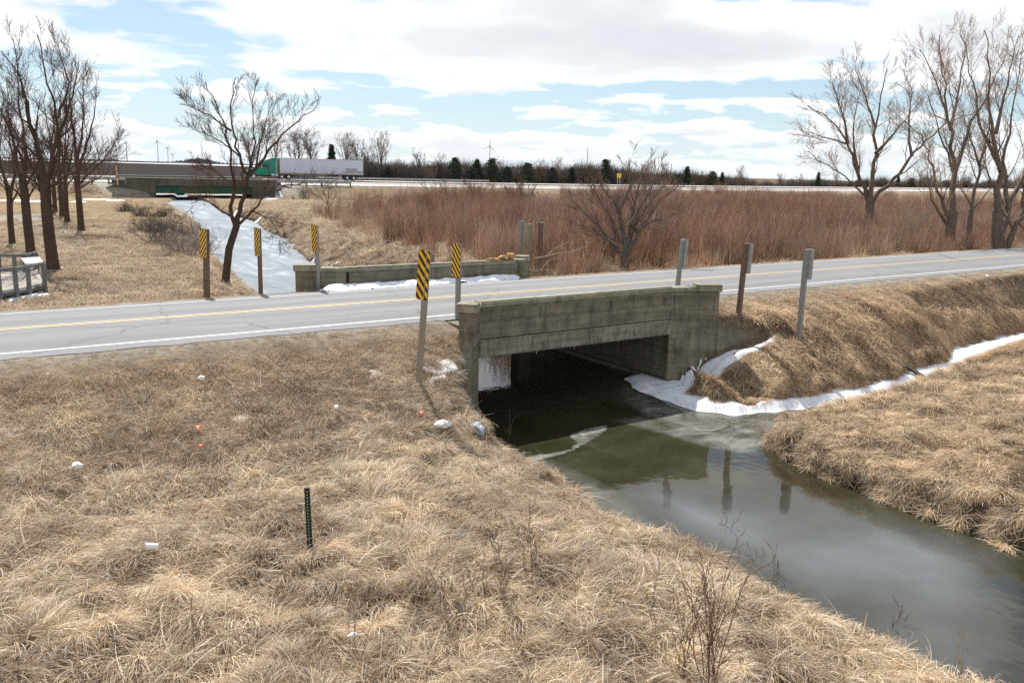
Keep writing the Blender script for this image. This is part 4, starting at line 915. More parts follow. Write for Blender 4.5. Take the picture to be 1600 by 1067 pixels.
def scatter(name, protos, P, rot, scl, idx, label, cat):
    coll = bpy.data.collections.new(name+'_set')
    for i, p in enumerate(protos): p.name = '%s_kind_%02d' % (name, i); coll.objects.link(p)
    me = bpy.data.meshes.new(name); me.vertices.add(len(P)); me.vertices.foreach_set('co', np.asarray(P, np.float32).ravel())
    for an, ty_, arr, key in (('rot', 'FLOAT_VECTOR', rot, 'vector'), ('scl', 'FLOAT', scl, 'value'), ('idx', 'INT', idx, 'value')):
        a = me.attributes.new(an, ty_, 'POINT'); a.data.foreach_set(key, np.asarray(arr, np.int32 if ty_ == 'INT' else np.float32).ravel())
    o = bpy.data.objects.new(name, me); COL.objects.link(o); tag(o, label, cat, kind='stuff')
    ng = bpy.data.node_groups.new(name, 'GeometryNodeTree'); ng.interface.new_socket('Geometry', in_out='INPUT', socket_type='NodeSocketGeometry'); ng.interface.new_socket('Geometry', in_out='OUTPUT', socket_type='NodeSocketGeometry')
    gi = ng.nodes.new('NodeGroupInput'); go = ng.nodes.new('NodeGroupOutput'); ci = ng.nodes.new('GeometryNodeCollectionInfo'); ci.inputs['Collection'].default_value = coll; ci.inputs['Separate Children'].default_value = True; ci.inputs['Reset Children'].default_value = True
    ip = ng.nodes.new('GeometryNodeInstanceOnPoints'); ip.inputs['Pick Instance'].default_value = True
    def at(nm, dt):
        n = ng.nodes.new('GeometryNodeInputNamedAttribute'); n.data_type = dt; n.inputs['Name'].default_value = nm; return n.outputs['Attribute']
    ng.links.new(gi.outputs[0], ip.inputs['Points']); ng.links.new(ci.outputs[0], ip.inputs['Instance']); ng.links.new(at('idx', 'INT'), ip.inputs['Instance Index'])
    e = ng.nodes.new('FunctionNodeEulerToRotation'); ng.links.new(at('rot', 'FLOAT_VECTOR'), e.inputs[0]); ng.links.new(e.outputs[0], ip.inputs['Rotation']); ng.links.new(at('scl', 'FLOAT'), ip.inputs['Scale'])
    ng.links.new(ip.outputs[0], go.inputs[0]); md = o.modifiers.new('scatter', 'NODES'); md.node_group = ng; return o
def sample(s0, s1, t0, t1, dens, maskf, r=rng, yb=1180):
    n = int((s1-s0)*(t1-t0)*dens); s = r.uniform(s0, s1, n); t = r.uniform(t0, t1, n)
    k = maskf(s, t); s, t = s[k], t[k]; z = gz(s, t); x, y, Y = proj(np.stack([s, t, z], -1)); k = (x > -260) & (x < 1900) & (y < yb) & (Y > 3); return s[k], t[k], z[k], Y[k]
def slope_rot(s, t, head):
    e = .12; dx = (gz(s+e, t)-gz(s-e, t))/(2*e); dy = (gz(s, t+e)-gz(s, t-e))/(2*e)
    al = dx*np.cos(head)+dy*np.sin(head); ac = -dx*np.sin(head)+dy*np.cos(head); return np.stack([np.arctan(ac)*.8, -np.arctan(al)*.9, head], -1), np.arctan2(-dy, -dx), np.hypot(dx, dy)
def down(s, t, e=.5):
    dx = (gz(s+e, t)-gz(s-e, t)); dy = (gz(s, t+e)-gz(s, t-e)); return np.arctan2(-dy, -dx), np.hypot(dx, dy)/(2*e)
SM = straw_mat('dead_straw'); SMB = straw_mat('dead_straw_brown', tint=(.98, .94, .88)); SMG = straw_mat('hanging_grass', tint=(1.12, 1.05, .95))
matted = [proto('g', [blades(58, .2, .22, .52, .34, .55, -.3, .0115, seg=3, cols=STRAW, curl=.10), blades(18, .25, .2, .5, 9, .3, -.2, .010, cols=BROWN)], SM) for _ in range(7)]
mound = [proto('g', [blades(84, .15, .34, .66, .75, 1.15, -.95, .0115, seg=5, cols=STRAW, fan=True, curl=.12), blades(30, .14, .3, .6, 9, 1.0, -.6, .011, seg=5, cols=STRAW, fan=True)], SM) for _ in range(4)]
stalk = [proto('g', [blades(9, .3, .5, 1.1, 9, .3, -.1, .016, cols=[(.82, .76, .64), (.70, .60, .46), (.42, .30, .20)], curl=.06), blades(30, .25, .2, .5, 9, .3, -.2, .012, cols=BROWN), blades(14, .22, .05, .14, 9, .6, -.2, .05, seg=2, cols=[(.30, .20, .13), (.22, .145, .10), (.42, .30, .20)])], SM) for _ in range(4)]
wisp = [proto('g', [blades(34, .16, .25, .55, 9, 1.15, .45, .0065, cols=[(.52, .40, .22), (.46, .33, .16), (.58, .46, .28)], curl=.1)], SM) for _ in range(3)]
flowA = lambda s, t: fbm(s*.33+3, t*.33+8, 3)*5.2 - 1.2
water_d = lambda s, t: poly_sd(WATER, s, t)
def fgmask(s, t): d = water_d(s, t); return (d > .02) & (t < 19.6+fbm(s*.8, t*.8, 2)*.8) & (s < 13) & ~((t > 18.0) & (s > 12.66-.88*(20.2-t)-.12))
PP = []; 
s, t, z, Y = sample(-17, 12.5, 2.5, 20.4, 92, fgmask)
hol = fbm(s*1.0+11, t*1.0+4, 3); keep = rng.random(len(s)) < np.clip(1.15-(Y-10)*.035, .45, 1)*np.clip(.95+hol*1.6, .18, 1); s, t, z, Y = s[keep], t[keep], z[keep], Y[keep]
dn, sl = down(s, t); d = water_d(s, t); head = flowA(s, t)+rng.normal(0, .32, len(s)); edge = (d < .55) | (sl > .5); head = np.where(edge & (rng.random(len(s)) < .75), dn+rng.normal(0, .4, len(s)), head)
rot, _, _ = slope_rot(s, t, head); hum = fbm(s*1.3+2, t*1.3, 2)
idx = rng.integers(0, 7, len(s)); u = rng.random(len(s)); idx = np.where((u < .14+.6*np.clip(hum, 0, .5)) & (t < 17.5), rng.integers(7, 11, len(s)), idx); idx = np.where(u > .975, rng.integers(11, 14, len(s)), idx); idx = np.where((u > .45) & (u < .45+np.clip(.12-fbm(s*.5+7, t*.5, 3)*.8, .03, .5)), rng.integers(14, 18, len(s)), idx)
up_ = np.where(t > 16.8, .72, 1.0); scl = rng.uniform(.6, 1.15, len(s))*up_*(1+.25*np.clip(hum, -1, 1))
scatter('dead_grass', matted+mound+wisp+stalk, np.stack([s, t, z-.02], -1), rot, scl, idx, 'matted pale dead grass covering the whole near bank', 'grass')
print('fg tufts', len(s))
# roadside: short brown stubble
SMR = straw_mat('roadside_straw', tint=(1.10, 1.08, 1.04))
short = [proto('g', [blades(60, .16, .05, .18, 9, .7, .1, .008, seg=3, cols=BROWN+STRAW)], SMR) for _ in range(4)]
def shmask(s, t): d = water_d(s, t); a = (t > 16.8) & (t < 21.65+fbm(s*2, t*2, 2)*.25); b = (t > 29.1) & (t < 34); return (a | b) & (d > .1) & ~((s > 11.75) & (s < 21.6) & (t > 19.3) & (t < 31)) & ~((t > 18.0) & (t < 20.3) & (s > 12.66-.88*(20.2-t)-.5) & (s < 20.44+1.98*(20.2-t)+.75))
s, t, z, Y = sample(-20, 60, 16.5, 34, 60, shmask); p_ = np.where((t > 20.6) & (t < 25), .35, 1)*np.clip(24/Y, .3, 1); keep = rng.random(len(s)) < p_; s, t, z = s[keep], t[keep], z[keep]
head = rng.uniform(-3.14, 3.14, len(s)); rot, _, _ = slope_rot(s, t, head)
scatter('roadside_grass', short, np.stack([s, t, z-.01], -1), rot, rng.uniform(.6, 1.4, len(s))*np.where(t > 20.3, .6, 1), rng.integers(0, 4, len(s)), 'short brown roadside grass and stubble along both shoulders', 'grass'); print('short', len(s))
# right bank: long grass combed downhill, hanging over the snow
hang = [proto('g', [blades(64, .22, .3, .75, .5, .55, -.6, .017, cols=STRAW+BROWN), blades(20, .2, .2, .5, .8, .3, -.2, .009, cols=BROWN)], SMG) for _ in range(5)]
lump = [proto('g', [blades(100, .2, .4, .75, .95, 1.2, -1.15, .016, seg=5, cols=STRAW, fan=True)], SMG) for _ in range(3)]
def rbmask(s, t): d = water_d(s, t); snow = poly_sd(SNOW_SHORE, s, t); return (t > 15.4) & (t < 20.6) & (s > 19) & (d > .1) & (snow > -.04) & ~((t > 19.95-.5*(s-20.4)) & (t < 20.75-.5*(s-20.4)) & (s < 24.6)) & ~((s < 22.2) & (t > 18.7))
s, t, z, Y = sample(18, 62, 15.2, 20.7, 62, rbmask); keep = rng.random(len(s)) < np.clip(30/Y, .45, 1)*np.where(t > 19.5, .55, 1); s, t, z, Y = s[keep], t[keep], z[keep], Y[keep]
head = -1.75+rng.normal(0, .35, len(s)) - .15; head = np.where((s < 21.2), -2.0+rng.normal(0, .5, len(s)), head); rot, _, _ = slope_rot(s, t, head)
snowd = poly_sd(SNOW_SHORE, s, t); idx = rng.integers(0, 5, len(s)); idx = np.where((snowd < .5) & (t < 17.6) & (rng.random(len(s)) < .5), rng.integers(5, 8, len(s)), idx)
scl = rng.uniform(.65, 1.15, len(s))*np.where(t > 19.3, .5, 1)*np.interp(snowd, [0, .5], [.5, 1])
scatter('bank_grass', hang+lump, np.stack([s, t, z-.02], -1), rot, scl, idx, 'long dead grass combed down the steep bank right of the bridge', 'grass'); print('bank', len(s))
# island on the right
def ismask(s, t): d = water_d(s, t); return (s > 16.8) & (t < 18.4) & (d > .02) & (t < 14.6+np.maximum(0, (s-25)*.14))
s, t, z, Y = sample(16.8, 62, -1, 18.4, 40, ismask); keep = rng.random(len(s)) < np.clip(24/Y, .4, 1); s, t, z, Y = s[keep], t[keep], z[keep], Y[keep]
dn, sl = down(s, t, .4); d = water_d(s, t); head = flowA(s+30, t)+rng.normal(0, .6, len(s)); edge = d < .6; head = np.where(edge, dn+rng.normal(0, .3, len(s)), head); rot, _, _ = slope_rot(s, t, head)
idx = rng.integers(0, 6, len(s)); idx = np.where(edge & (rng.random(len(s)) < .6), rng.integers(6, 9, len(s)), idx); idx = np.where(~edge & (rng.random(len(s)) < .12), rng.integers(6, 9, len(s)), idx)
mat2 = [proto('g', [blades(60, .22, .25, .55, .6, .5, -.35, .0145, cols=STRAW), blades(36, .25, .2, .45, 9, .35, -.2, .012, cols=BROWN)], SMB) for _ in range(6)]
isl = [proto('g', [blades(95, .18, .38, .72, .8, 1.15, -1.2, .0145, seg=5, cols=STRAW, fan=True)], SMB) for _ in range(3)]
scatter('island_grass', mat2+isl, np.stack([s, t, z-.02], -1), rot, rng.uniform(.6, 1.1, len(s)), idx, 'matted dead grass covering the low ground right of the stream', 'grass'); print('island', len(s))
# beyond the road: tufts on stream banks and rough ground
far_t = [proto('g', [blades(60, .3, .25, .6, 9, .9, .0, .022, seg=3, cols=STRAW, fan=True)], SM) for _ in range(4)]
def fmask(s, t):
    d = water_d(s, t); X, Y = s2v(s, t); hd = hw_dist(X, Y); lawn = (s < 14+(t-34)*.17); nearbank = d < 2.6
    return (t > 31.5) & (d > .0) & (hd < -3) & (~lawn | nearbank | (rng.random(len(s)) < .04)) & ~((t < 33) & (s < 21) & (s > 12))
s, t, z, Y = sample(-10, 120, 31.5, 125, 4.0, fmask); sc_ = rng.uniform(.6, 1.25, len(s))*np.clip(Y/45, 1, 1.15)*np.where(Y > 85, .7, 1); head = rng.uniform(-3, 3, len(s)); rot, _, _ = slope_rot(s, t, head)
scatter('rough_grass', far_t, np.stack([s, t, z-.03], -1), rot, sc_, rng.integers(0, 4, len(s)), 'straw coloured rough grass on the far stream banks and under the thicket', 'grass'); print('far', len(s))
lawn_t = [proto('g', [blades(50, .35, .06, .16, 9, .7, .1, .018, seg=2, cols=STRAW+BROWN[:2])], SM) for _ in range(3)]
def lmask(s, t): X, Y = s2v(s, t); d = water_d(s, t); return (s < 14+(t-34)*.17) & (t > 32) & (d > 1) & (Y < 75)
s, t, z, Y = sample(-14, 24, 32, 85, 9, lmask); keep = rng.random(len(s)) < np.clip(38/Y, .35, 1); s, t, z, Y = s[keep], t[keep], z[keep], Y[keep]; rot, _, _ = slope_rot(s, t, rng.uniform(-3, 3, len(s)))
scatter('lawn_grass', lawn_t, np.stack([s, t, z-.01], -1), rot, rng.uniform(.8, 1.8, len(s)), rng.integers(0, 3, len(s)), 'short dormant lawn grass under the row of trees at the left', 'grass'); print('lawn', len(s))

# ---------------------------------------------------------------- red stemmed thicket beyond the road
def wands(n, rad, h0, h1, w, cols, lean=.16, seg=3, twigs=2, r=rng):
    az = r.uniform(-np.pi, np.pi, n); root = np.stack([np.cos(az), np.sin(az), 0*az], -1)*(rad*np.sqrt(r.random(n)))[:, None]; Ln = r.uniform(h0, h1, n); el = np.pi/2-np.abs(r.normal(0, lean, n)); yaw = az+r.normal(0, .8, n)
    polys = []
    P = [root]; p = root.copy(); de = r.normal(0, .08, n)
    for k in range(seg):
        d = np.stack([np.cos(el)*np.cos(yaw), np.cos(el)*np.sin(yaw), np.sin(el)], -1); p = p+d*(Ln/seg)[:, None]; P.append(p.copy()); el = el+de; yaw = yaw+r.normal(0, .3, n)
    P = np.stack(P, 1); out = [(P, w)]
    for j in range(twigs):
        a = r.uniform(-np.pi, np.pi, n); k = r.integers(1, seg+1, n); b = P[np.arange(n), k-1]*.5+P[np.arange(n), k]*.5; l2 = Ln*r.uniform(.15, .38, n); d = np.stack([np.cos(a)*.45, np.sin(a)*.45, np.ones(n)*.9], -1)
        out.append((np.stack([b, b+d*(l2*.5)[:, None], b+(d+np.array([0, 0, .3]))*l2[:, None]], 1), w*.6))
    Vs, Fs, Cs, o = [], [], [], 0; C0 = np.array(cols)[r.integers(0, len(cols), n)]*r.uniform(.7, 1.25, (n, 1))
    for P, w_ in out:
        m_, s_ = P.shape[0], P.shape[1]-1; ph = r.uniform(0, np.pi, n); side = np.stack([np.cos(ph), np.sin(ph), 0*ph], -1)[:, None, :]; ww = w_*np.linspace(1, .35, s_+1)[None, :, None]*.5
        V = np.stack([P-side*ww, P+side*ww], 2).reshape(-1, 3); k = np.arange(s_)*2; q = np.stack([k, k+1, k+3, k+2], -1); Fq = (q[None]+(np.arange(m_)*2*(s_+1))[:, None, None]).reshape(-1, 4)
        Vs.append(V); Fs.append(Fq+o); Cs.append(np.repeat(C0, 2*(s_+1), 0)); o += len(V)
    return np.vstack(Vs), np.vstack(Fs), np.vstack(Cs)
REDS = [(.38, .225, .17), (.34, .205, .16), (.43, .28, .215), (.34, .25, .205), (.44, .345, .28), (.43, .235, .175), (.54, .45, .36), (.2, .135, .11)]
TANS = [(.62, .50, .36), (.52, .40, .28), (.70, .60, .46), (.40, .30, .22)]
GREYS = [(.46, .36, .30), (.40, .31, .26), (.54, .44, .37)]
TM = straw_mat('red_stems', tint=(.86, .80, .74), noise_cols=((.80, .86, .88), (1.2, 1.04, .98)), trans=.1, rnd=.28)
bushes = [proto('b', [wands(46, .5, 1.2, 2.2, .026, REDS, twigs=3), wands(30, .55, .5, 1.4, .024, TANS, lean=.3, twigs=1)], TM) for _ in range(6)]
greyb = [proto('b', [wands(44, .6, 1.3, 2.4, .026, GREYS, twigs=3, lean=.22), wands(34, .55, .6, 1.3, .024, TANS, lean=.3, twigs=1)], TM) for _ in range(3)]
reeds = [proto('b', [wands(46, .45, .5, 1.15, .018, TANS, lean=.35, twigs=1)], TM) for _ in range(3)]
def tm(s, t):
    X, Y = s2v(s, t); x, y, _ = proj(np.stack([s, t, gz(s, t)], -1)); lx = np.interp(y, [300, 330, 360, 390, 415, 425], [740, 500, 540, 600, 690, 740]); hd = hw_dist(X, Y)
    pr = np.clip((x-lx)/190+.08, 0, 1)*(x > lx-60); pr = np.where((x > 1400) & (Y > 85), pr*.4, pr)
    clr = ((np.abs(x-975) > 42) | (Y > 45.5)) & ((np.abs(x-830) > 34) | (Y > 41.5)); gap = fbm(s*.35+40, t*.35, 3); return clr & (hd < np.where(x > 880, -4, -14)) & (t > 31.6) & (rng.random(len(s)) < pr*np.clip(1.05+gap*1.7, .12, 1)) & (Y < np.where(x > 880, 175, 112))
s, t, z, Y = sample(14, 230, 31.6, 125, .95, tm); keep = rng.random(len(s)) < np.where(Y < 60, 1.0, np.clip(60/Y, .4, 1)); s, t, z, Y = s[keep], t[keep], z[keep], Y[keep]
u = rng.random(len(s)); nn_ = fbm(s*.09, t*.09, 3); idx = rng.integers(0, 6, len(s)); idx = np.where((u < .3-nn_) & (s > 26), rng.integers(6, 9, len(s)), idx)
hsc = rng.uniform(.7, 1.3, len(s))*np.clip(.95+nn_*.6+fbm(s*.5, t*.5, 2)*.35, .5, 1.35)*np.interp(t, [31, 34, 40], [.9, .95, 1.05]); rot = np.stack([rng.normal(0, .05, len(s)), rng.normal(0, .05, len(s)), rng.uniform(-3, 3, len(s))], -1)
scatter('shrub_thicket', bushes+greyb, np.stack([s, t, z-.05], -1), rot, hsc, idx, 'dense thicket of reddish brown leafless stems between the road and the highway', 'thicket'); print('thicket', len(s))
def rm(s, t): return tm(s, t) | ((t < 33.5) & (s > 24) & (rng.random(len(s)) < .8)) | ((rng.random(len(s)) < .15) & (water_d(s, t) > .5) & (water_d(s, t) < 25) & (s > 20+(t-34)*.2) & (hw_dist(*s2v(s, t)) < -6))
s, t, z, Y = sample(14, 110, 31.3, 90, 1.3, rm); rot = np.stack([0*s, 0*s, rng.uniform(-3, 3, len(s))], -1)
scatter('dry_reeds', reeds, np.stack([s, t, z-.03], -1), rot, rng.uniform(.6, 1.3, len(s)), rng.integers(0, 3, len(s)), 'pale dry reeds and weeds along the foot of the thicket', 'reeds'); print('reeds', len(s))

# ---------------------------------------------------------------- bare trees
def bark(name, c1, c2, sc_=3.0): return mat(name, c1, .95, .3, sc_, bump=.02, bscale=14, col2=c2, spec=.15)
BK_D = bark('dark_bark', (.105, .070, .050), (.055, .040, .032)); BK_M = bark('brown_bark', (.22, .17, .13), (.11, .085, .066)); BK_L = bark('pale_bark', (.21, .165, .13), (.11, .085, .068))
TWIG_R = mat('reddish_twigs', (.125, .072, .060), .9, .2, 2.0, spec=.1); TWIG_M = mat('brown_twigs', (.17, .115, .085), .9, .2, 2.0, spec=.1); TWIG_L = mat('pale_twigs', (.36, .27, .20), .9, .2, 2.0, spec=.1)
class Limbs:
    def __init__(s, rmin=.006): s.big = []; s.small = []; s.rmin = rmin
def nrm(v): return v/(np.linalg.norm(v)+1e-9)
def resample(P, n):
    P = np.array(P, float); d = np.r_[0, np.cumsum(np.linalg.norm(np.diff(P, axis=0), axis=1))]; q = np.linspace(0, d[-1], n); return np.stack([np.interp(q, d, P[:, k]) for k in range(3)], 1)
def tubes(name, items, sides, material, parent):
    """items: list of (P[n,3], r[n]) grouped by n"""
    Vs, Fs, o = [], [], 0; by = {}
    for P, r_ in items: by.setdefault(len(P), []).append((P, r_))
    for n, L_ in by.items():
        P = np.stack([a for a, _ in L_]); Rr = np.stack([b for _, b in L_]); T = np.gradient(P, axis=1); T /= np.linalg.norm(T, axis=2, keepdims=True)+1e-9
        ref = np.where(np.abs(T[:, :1, 2:3]) > .8, np.array([[[1., 0, 0]]]), np.array([[[0, 0, 1.]]])); A = np.cross(T, np.broadcast_to(ref, T.shape)); A /= np.linalg.norm(A, axis=2, keepdims=True)+1e-9; B = np.cross(T, A)
        ang = np.arange(sides)*2*np.pi/sides; V = P[:, :, None, :] + (A[:, :, None, :]*np.cos(ang)[None, None, :, None]+B[:, :, None, :]*np.sin(ang)[None, None, :, None])*Rr[:, :, None, None]
        k = np.arange(sides); i = np.arange(n-1)[:, None]*sides; q = np.stack([i+k, i+(k+1) % sides, i+sides+(k+1) % sides, i+sides+k], -1).reshape(-1, 4); Fq = (q[None]+(np.arange(len(L_))*n*sides)[:, None, None]).reshape(-1, 4)
        Vs.append(V.reshape(-1, 3)); Fs.append(Fq+o); o += Vs[-1].shape[0]
    return mesh_np(name, np.vstack(Vs), np.vstack(Fs), material, parent, smooth=True)
def branch(Lm, p0, d0, L_, r0, lev, maxlev, rg, up=.25, wob=.14, kids=(7, 6, 5, 4), ang=(.65, .2), ratio=.55, big_r=.03, tip=.25):
    n = 7 if lev <= 1 else (5 if lev == 2 else 4)
    P = [np.array(p0, float)]; d = nrm(np.array(d0, float))
    for k in range(n-1):
        d = nrm(d + rg.normal(0, wob, 3)*(.5 if lev == 0 else 1) + np.array([0, 0, up])*.5); P.append(P[-1]+d*L_/(n-1))
    P = np.array(P); rr_ = r0*np.linspace(1, tip, n); (Lm.big if r0 > big_r else Lm.small).append((P, rr_))
    spawn(Lm, P, rr_, L_, lev, maxlev, rg, up, wob, kids, ang, ratio, big_r)
def spawn(Lm, P, rr_, L_, lev, maxlev, rg, up, wob, kids, ang, ratio, big_r, start=.2, rmin=None):
    rmin = Lm.rmin if rmin is None else rmin; Lm.rmin = rmin
    if lev >= maxlev: return
    n = len(P); k = kids[min(lev, len(kids)-1)]; k = max(1, int(round(k*rg.uniform(.75, 1.25))))
    for j in range(k):
        q = start+(1-start)*(j+rg.random())/k; f = q*(n-1); i = min(int(f), n-2); p = P[i]*(1-(f-i))+P[i+1]*(f-i); T = nrm(P[i+1]-P[i])
        a = rg.normal(ang[0], ang[1]); ph = rg.uniform(0, 2*np.pi); A = nrm(np.cross(T, [.3, .5, .81])); B = np.cross(T, A); d = T*math.cos(a)+(A*math.cos(ph)+B*math.sin(ph))*math.sin(a)
        rr2 = max(rmin, np.interp(f, range(n), rr_)*rg.uniform(.36, .6)); branch(Lm, p, d, L_*ratio*rg.uniform(.65, 1.2)*(1.15-.5*q), rr2, lev+1, maxlev, rg, up, wob, kids, ang, ratio, big_r)
def tree_obj(Lm, base, label, bk, tw, name='bare_tree', group=None):
    o = empty(name, base, label, 'tree', group); b = np.array(base)
    tubes('trunk', [(P-b, r_) for P, r_ in Lm.big], 8, bk, o)
    if Lm.small: tubes('crown', [(P-b, r_) for P, r_ in Lm.small], 3, tw, o)
    return o
def drawn_tree(Y, base_px, limbs, label, bk, tw, seed, maxlev=3, kids=(9, 6, 5), ratio=.56, jit=.9, lk=.8, up=.24, twig_r=.007, big_r=.03, group=None, Lsub=None, ang=(.58, .2)):
    """limbs: (pixel polyline, radius px at start, at end); limb 0 is the trunk"""
    rg = np.random.default_rng(seed); Lm = Limbs(); base = pd(base_px[0], base_px[1], Y); base[2] = float(gz(base[0], base[1])); pm = Y/F
    for li, (pl, ra, rb) in enumerate(limbs):
        # the limb bends towards or away from the viewer with its own depth drift
        L0 = sum(math.hypot(pl[i+1][0]-pl[i][0], pl[i+1][1]-pl[i][1]) for i in range(len(pl)-1))*pm
        drift = 0 if li == 0 else rg.uniform(-.35, .35)*L0; y0 = DEPTH.get((seed, pl[0]), Y); Pts = []
        for i, (x, y) in enumerate(pl):
            yy = y0+drift*(i/(len(pl)-1))**1.3; Pts.append(pd(x, y, yy)); DEPTH[(seed, (x, y))] = yy
        if li == 0: Pts[0] = np.array(base)-np.array([0, 0, .3])
        n = max(8, 3*len(pl)); P = resample(Pts, n); P[1:-1] += rg.normal(0, .012*L0, (n-2, 3))*(li > 0)*.6; rr_ = (rb+(ra-rb)*(1-np.linspace(0, 1, n))**(1.0 if li == 0 else 1.7))*pm*(.92 if li == 0 else lk)
        if li == 0: rr_[0] *= 1.5; rr_[1] *= 1.12
        Lm.big.append((P, rr_)); 
        if li > 0: spawn(Lm, P, rr_*.8, L0*1.0 if Lsub is None else Lsub, 1, maxlev+1, rg, up, .13, (0,)+tuple(kids), ang, ratio, big_r, start=.15, rmin=twig_r)
    return tree_obj(Lm, base, label, bk, tw, group=group)
DEPTH = {}
drawn_tree(41, (349, 421), [([(349, 420), (358, 388), (370, 352)], 7, 6),
    ([(368, 358), (362, 330), (365, 290), (363, 245), (352, 200), (335, 160), (322, 130)], 4.5, .8), ([(370, 352), (380, 310), (385, 280), (375, 245), (362, 205), (360, 160), (368, 122)], 5.5, .8),
    ([(385, 280), (400, 262), (420, 235), (450, 200), (492, 172)], 4, .8), ([(374, 350), (395, 330), (415, 305), (450, 290), (498, 284)], 3, .6), ([(363, 338), (345, 330), (330, 318), (314, 312), (298, 318)], 2.5, .6),
    ([(362, 205), (330, 182), (293, 164)], 2.2, .5), ([(375, 245), (342, 218), (310, 206)], 2, .5), ([(400, 262), (408, 215), (425, 160)], 2.4, .5), ([(385, 280), (398, 230), (395, 170), (400, 130)], 2.4, .5), ([(395, 330), (425, 345), (440, 372)], 1.6, .4), ([(365, 290), (335, 265), (318, 262)], 1.6, .4)],
    'leaning bare tree with forked trunk on the frozen stream bank across the road', BK_D, TWIG_R, 11, kids=(10, 7, 5), Lsub=2.6, twig_r=.008)
drawn_tree(44, (975, 423), [([(975, 422), (976, 412), (978, 400)], 9, 8),
    ([(976, 404), (955, 375), (925, 345), (893, 312)], 5, 1), ([(977, 398), (973, 355), (960, 318), (938, 288)], 4.5, .8), ([(980, 398), (985, 345), (995, 300), (1006, 258)], 5, .8), ([(981, 395), (1005, 350), (1030, 315), (1062, 288)], 4.5, .8),
    ([(978, 390), (966, 335), (985, 292), (983, 252)], 4, .8), ([(985, 365), (1020, 346), (1058, 334)], 2.5, .6), ([(979, 385), (1000, 335), (1040, 288)], 4, .8), ([(965, 385), (935, 365), (905, 352)], 2.5, .6), ([(972, 380), (945, 325), (920, 285)], 3, .6), ([(985, 350), (1015, 300), (1030, 262)], 3, .6)],
    'many stemmed round bare tree rising out of the red thicket just beyond the road', bark('bleached_bark', (.20, .165, .135), (.10, .08, .068)), mat('bleached_twigs', (.21, .135, .11), .9, .25, 2.0), 12, lk=1.0, kids=(12, 8, 5), Lsub=2.5, twig_r=.008)
drawn_tree(75, (1357, 372), [([(1357, 372), (1358, 345), (1359, 318)], 9, 8),
    ([(1359, 320), (1340, 270), (1325, 225), (1300, 190), (1262, 165)], 5, .8), ([(1359, 318), (1365, 260), (1368, 200), (1376, 150), (1386, 108)], 5.5, .8), ([(1360, 318), (1385, 290), (1425, 245), (1440, 225), (1478, 192), (1530, 172)], 5, .8),
    ([(1325, 225), (1318, 180), (1300, 128)], 3, .6), ([(1368, 240), (1400, 205), (1440, 155)], 3.5, .6), ([(1350, 305), (1320, 275), (1282, 252), (1262, 236)], 2.2, .5), ([(1368, 200), (1350, 150), (1336, 108)], 2.6, .5), ([(1340, 270), (1332, 200), (1345, 140)], 3, .5), ([(1425, 245), (1418, 200), (1425, 140), (1410, 108)], 3, .5), ([(1325, 225), (1290, 215), (1258, 205)], 2, .5)],
    'broad round topped bare tree standing behind the thicket, left of the roadside trees', BK_M, TWIG_L, 13, kids=(12, 7, 5), Lsub=4.7, twig_r=.013, big_r=.05)
drawn_tree(63, (1480, 391), [([(1480, 391), (1483, 362), (1488, 330)], 11, 9),
    ([(1488, 332), (1490, 270), (1485, 200), (1475, 130), (1468, 55)], 7, .8), ([(1490, 290), (1508, 210), (1540, 150), (1572, 85)], 4.5, .8), ([(1484, 345), (1462, 290), (1450, 240), (1438, 212), (1415, 190)], 4, .8), ([(1486, 205), (1462, 125), (1438, 78)], 3, .6),
    ([(1480, 352), (1456, 315), (1448, 262)], 3.5, .6), ([(1485, 200), (1500, 130), (1510, 60)], 3.5, .6), ([(1475, 375), (1455, 362), (1440, 362)], 1.8, .4), ([(1490, 270), (1470, 215), (1450, 150)], 3, .6)],
    'tall bare tree on the far road edge, first of the roadside trees at the right', BK_M, TWIG_L, 14, kids=(12, 7, 5), Lsub=4.7, twig_r=.012, big_r=.045)
drawn_tree(62.5, (1511, 389), [([(1511, 389), (1514, 362), (1517, 330)], 5, 4.4),
    ([(1517, 330), (1530, 260), (1545, 200), (1542, 130)], 4, .8), ([(1518, 325), (1500, 290), (1492, 262)], 2, .5), ([(1530, 260), (1510, 200), (1500, 150)], 2.4, .5), ([(1518, 330), (1550, 292), (1570, 275)], 2, .5)],
    'thin young bare tree between two big ones on the far road edge', BK_M, TWIG_L, 15, kids=(9, 6, 4), Lsub=4, twig_r=.012, big_r=.045)
drawn_tree(62, (1562, 388), [([(1556, 389), (1558, 360), (1559, 330)], 12, 9),
    ([(1559, 335), (1561, 260), (1549, 190), (1545, 120), (1538, 48)], 8, .8), ([(1561, 380), (1575, 330), (1597, 280), (1612, 200), (1602, 95)], 7, .8), ([(1561, 260), (1532, 200), (1520, 120), (1500, 55)], 4, .6), ([(1558, 305), (1540, 262), (1508, 240)], 3, .5),
    ([(1556, 210), (1575, 130), (1592, 55)], 4, .6), ([(1577, 325), (1565, 255), (1582, 180), (1598, 70)], 5, .6), ([(1572, 388), (1590, 350), (1622, 310), (1660, 250)], 7, 1), ([(1590, 350), (1600, 300), (1630, 240), (1640, 150)], 4, .8), ([(1590, 345), (1610, 372), (1600, 378)], 1.5, .4)],
    'huge multi trunked bare tree at the right edge of the photo by the road', BK_M, TWIG_L, 16, kids=(12, 7, 5), Lsub=4.9, twig_r=.012, big_r=.045)
